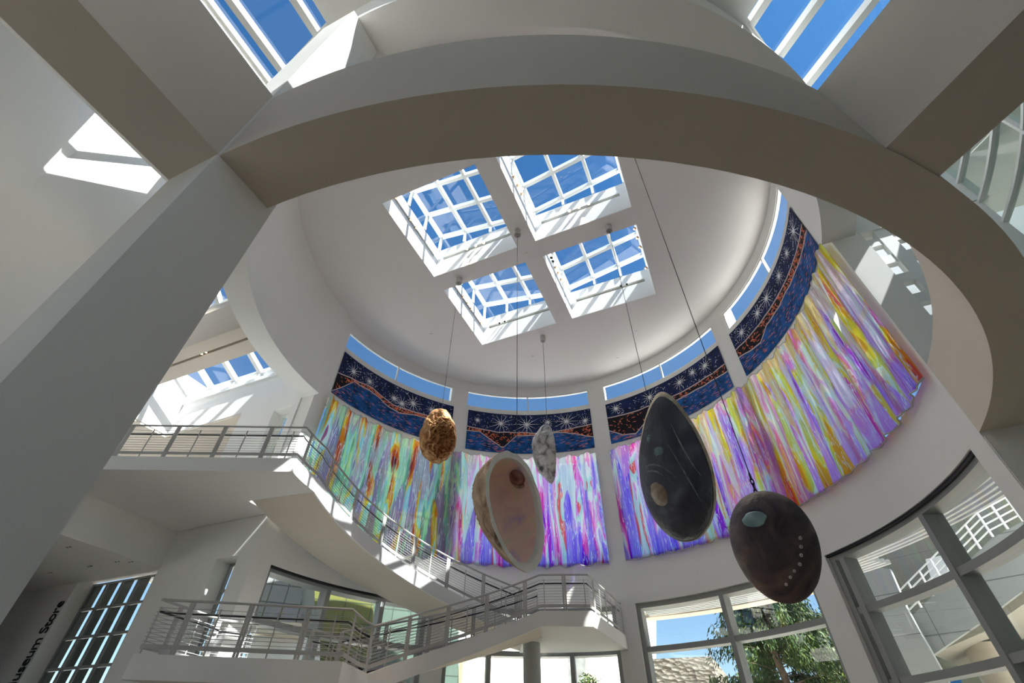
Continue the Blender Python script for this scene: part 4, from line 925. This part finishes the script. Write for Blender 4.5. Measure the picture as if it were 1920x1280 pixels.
# louvred canopy around the storefront
root = empty('canopy', C(68, 2.3, 1.05), 'white louvred canopy ringing the storefront outside', 'canopy')
for k in range(11): MB().sector(26, 116 if k < 7 else 70, 2.04+.046*k, 2.058+.046*k, 1.048, 1.075, 3).build('louvre', WMET, root, True)
MB().sector(25, 63, 2.555, 2.68, 1.045, 1.09, 3).build('edge_beam', pbr('canopy_edge', (.74, .62, .50), .6), root, True)
m = MB()
for t in (26, 37, 48, 59, 70, 81, 92, 103, 115): m.sector(t-.25, t+.25, 2.02, 2.56 if t < 70 else 2.34, 1.075, 1.095)
m.build('bracket', WMET, root)
m = MB(); m.sector(22.6, 25.4, 2.04, 2.5, FL, 1.05); tag(m.build('panel_fin', panels('fin_panels', (.46, .49, .47), (.10, .11, .11), 5, .76)), 'panelled grey fin wall outside the left end of the storefront', 'wall', None, 'structure')
# travertine block
a, b = at_plane(1210, 1239, 18, 8.5), at_plane(1334, 1230, 18, 8.5); zt = b.z; b2 = at_z(1360, 1262, (zt-EYE)/S); d = b2-b; d.z = 0; d = d.normalized()*9
m = MB(); ring = [a, b, b+d, a+d]; m.hexa([Vector((p.x, p.y, -.02)) for p in ring], [Vector((p.x, p.y, zt)) for p in ring])
tag(m.build('stone_building', STONE), 'rough travertine building block seen through the storefront', 'building')
# panelled building with an open stair on the right
root = empty('panel_building', at_plane(1750, 1240, 48, 5.6), 'white panelled building with an open stair outside the right storefront', 'building')
OLIVE = panels('olive_panels', (.17, .18, .13), (.08, .085, .065), 2.0, 1.5, jw=.01)
m = MB(); wall_poly(m, [(1640, 990), (1920, 780), (2300, 780), (2300, 1560), (1640, 1560)], 48, 6.6); m.build('rear_wall', OLIVE, root)
m = MB(); wall_poly(m, [(1593, 1075), (1618, 1060), (1668, 1066), (1700, 1140), (1790, 1300), (1800, 1560), (1690, 1560)], 48, 5.4); m.build('curved_wall', PANELW, root)
m = MB(); wall_poly(m, [(1702, 1162), (1860, 1008), (2100, 880), (2100, 1020), (1920, 1105), (1840, 1166), (1748, 1228)], 48, 5.55); m.build('stair_wall', PANELW, root)
m = MB(); wall_poly(m, [(1735, 1048), (1768, 1040), (1800, 1130), (1765, 1150)], 48, 6.2); m.build('white_pier', PLASTER, root)
def rail_out(mb, p0, p1, n, h):
    for k in range(n+1):
        q = p0.lerp(p1, k/n); mb.bar(q, q+Vector((0, 0, h)), .07)
    for e in (.25, .5, .75, 1.0): mb.bar(p0+Vector((0, 0, h*e)), p1+Vector((0, 0, h*e)), .05)
m = MB(); rail_out(m, at_plane(1706, 1160, 48, 5.55), at_plane(1862, 1006, 48, 5.55), 7, 1.0); rail_out(m, at_plane(1862, 1006, 48, 5.55), at_plane(2040, 915, 48, 5.55), 6, 1.0); m.build('stair_railing', WMET, root)
m = MB(); p = at_plane(1862, 1240, 48, 6.0); m.cyl((p.x, p.y), .72, 0, at_plane(1862, 1206, 48, 6.0).z, 28); m.build('round_column', pbr('column_beige', (.28, .24, .19), .6), root, True)
m = MB(); p = at_plane(1752, 1200, 48, 5.9); q = at_plane(2100, 1010, 48, 5.9)
m = MB(); wall_poly(m, [(1748, 1226), (1840, 1166), (1920, 1108), (2100, 1022), (2100, 1045), (1925, 1128), (1845, 1184)], 48, 5.6, .9*S); m.build('stair_soffit', pbr('soffit_beige', (.20, .185, .155), .8), root)
m = MB(); wall_poly(m, [(1900, 1206), (1990, 1196), (2000, 1330), (1960, 1330)], 48, 6.5, .05); m.build('blue_banner', pbr('banner_blue', (.01, .13, .34), .6), root)
m = MB(); wall_poly(m, [(1772, 1272), (1800, 1262), (1812, 1330), (1790, 1330)], 48, 6.4, .05); m.build('blue_banner', pbr('banner_blue2', (.01, .13, .34), .6), root)
# tall white building beyond the narrow gap panes
root = empty('white_tower', at_plane(1565, 1200, 34, 10.5), 'pale tiled tower glimpsed in the narrow storefront pane beside the tree', 'building')
m = MB(); wall_poly(m, [(1556, 1158), (1590, 1092), (1660, 1092), (1660, 1420), (1556, 1420)], 34, 10.5, 1.5); m.build('tiled_wall', PANELG, root)
# bright gallery court behind the stairs
root = empty('court_building', at_plane(1000, 1270, -30, 8), 'sunlit cream court building seen under the middle landing', 'building')
m = MB(); wall_poly(m, [(760, 1210), (1010, 1215), (1100, 1228), (1170, 1245), (1190, 1360), (760, 1360)], -30, 8.0, 1); m.build('cream_wall', PANELC, root)
m = MB(); wall_poly(m, [(820, 1130), (1230, 1130), (1230, 1250), (1120, 1238), (1010, 1228), (820, 1226)], -30, 8.6, 1); m.build('white_attic', PLASTER, root)
for x in (872, 900): p = at_plane(x, 1260, -30, 7.8); m = MB(); m.cyl((p.x, p.y), .5 if x == 872 else .12, 0, at_plane(x, 1222, -30, 7.8).z, 20); m.build('column', pbr('court_column', (.62, .50, .36), .6) if x == 872 else WMET, root, True)
m = MB(); wall_poly(m, [(1066, 1218), (1098, 1221), (1100, 1360), (1068, 1360)], 2, 7.0, .4); m.build('stone_pier', pbr('pier_grey', (.28, .29, .28), .9, var=.2), root)
# panelled facade behind the left storefront
root = empty('tiled_facade', at_plane(600, 1220, -20, 5.4), 'panelled facade with grey tiles, tiles coloured by reflected curtain light and green tiles behind the left storefront', 'building')
m = MB(); wall_poly(m, [(476, 960), (566, 960), (566, 1170), (476, 1158)], -20, 5.40); m.build('grey_tiles', PANELG, root)
m = MB(); wall_poly(m, [(590, 960), (700, 960), (700, 1300), (590, 1300)], -20, 5.55); m.build('curtain_glow_tiles', PANELR, root)
m = MB(); wall_poly(m, [(566, 960), (590, 960), (590, 1300), (566, 1300)], -20, 5.45); m.build('grey_pier', GMET, root)
m = MB(); wall_poly(m, [(700, 960), (860, 960), (860, 1400), (700, 1400)], -20, 5.65); m.build('green_tiles', PANELT, root)
m = MB(); wall_poly(m, [(470, 1157), (566, 1168), (566, 1192), (470, 1184)], -20, 5.2, 1.0); m.build('cream_soffit', pbr('cream_soffit', (.78, .70, .58), .7), root)
m = MB(); wall_poly(m, [(465, 1190), (600, 1196), (600, 1420), (465, 1420)], -46, 4.9, .3); m.build('white_terrace_wall', PLASTER, root)
# trees
LEAF = pbr('leaf_green', (.026, .060, .010), .6, var=.65, scale=.9, spec=.3); LEAF2 = pbr('leaf_light', (.075, .115, .016), .6, var=.5, scale=1.2, spec=.3); BARK = pbr('bark', (.16, .11, .08), .9, var=.2)
def tree(base, h, rad, nb, label, seed, mats, droop, top=.05, leaf=.16, per=70):
    rnd = random.Random(seed); root = empty('tree', base, label, 'tree')
    t = MB(); t.tube([base+Vector((rnd.uniform(-.1, .1)*k, rnd.uniform(-.1, .1)*k, h*k/6)) for k in range(7)], [.035*h*(1-k/7.2)*.6 for k in range(7)], 10)
    f = MB()
    for _ in range(nb):
        q = rnd.random()**.8; z = h*(.10+.90*q); R_ = rad*(1-q)**.75*(1-top)+rad*top; a = rnd.uniform(0, 6.28); L_ = R_*rnd.uniform(.65, 1.05)
        p0 = base+Vector((0, 0, z)); p1 = p0+Vector((math.cos(a)*L_, math.sin(a)*L_, L_*.12)); t.tube([p0, p0.lerp(p1, .5)+Vector((0, 0, .1)), p1], [.03, .02, .008], 5)
        for k in range(per):
            s = rnd.uniform(.25, 1.08); c = p0.lerp(p1, s)+Vector((rnd.gauss(0, .16), rnd.gauss(0, .16), rnd.gauss(0, .10)-droop*rnd.random()*s))
            d = Vector((math.cos(a)*.5+rnd.gauss(0, .4), math.sin(a)*.5+rnd.gauss(0, .4), -droop*1.2+rnd.gauss(0, .3))).normalized(); sd_ = d.cross(Vector((rnd.gauss(0, 1), rnd.gauss(0, 1), rnd.gauss(0, 1)))).normalized()
            l = leaf*rnd.uniform(.7, 1.5); w_ = l*.17
            f.face([c-d*l*.5, c+sd_*w_, c+d*l*.7, c-sd_*w_], 0 if rnd.random() < .72 else 1)
    t.build('trunk', BARK, root); o_ = f.build('foliage', mats, root); return root
p = at_plane(1478, 1280, 29, 7.0); tree(Vector((p.x, p.y, 0)), 14.5, 5.2, 260, 'large drooping evergreen tree behind the middle storefront panes', 5, [LEAF, LEAF2], .95, .05, .19, 330)
p = at_plane(1112, 1290, 8, 6.3); tree(Vector((p.x, p.y, 0)), 5.75, 1.5, 60, 'small light-green tree under the middle landing', 9, [LEAF2, LEAF], .1, .35, .15, 90)
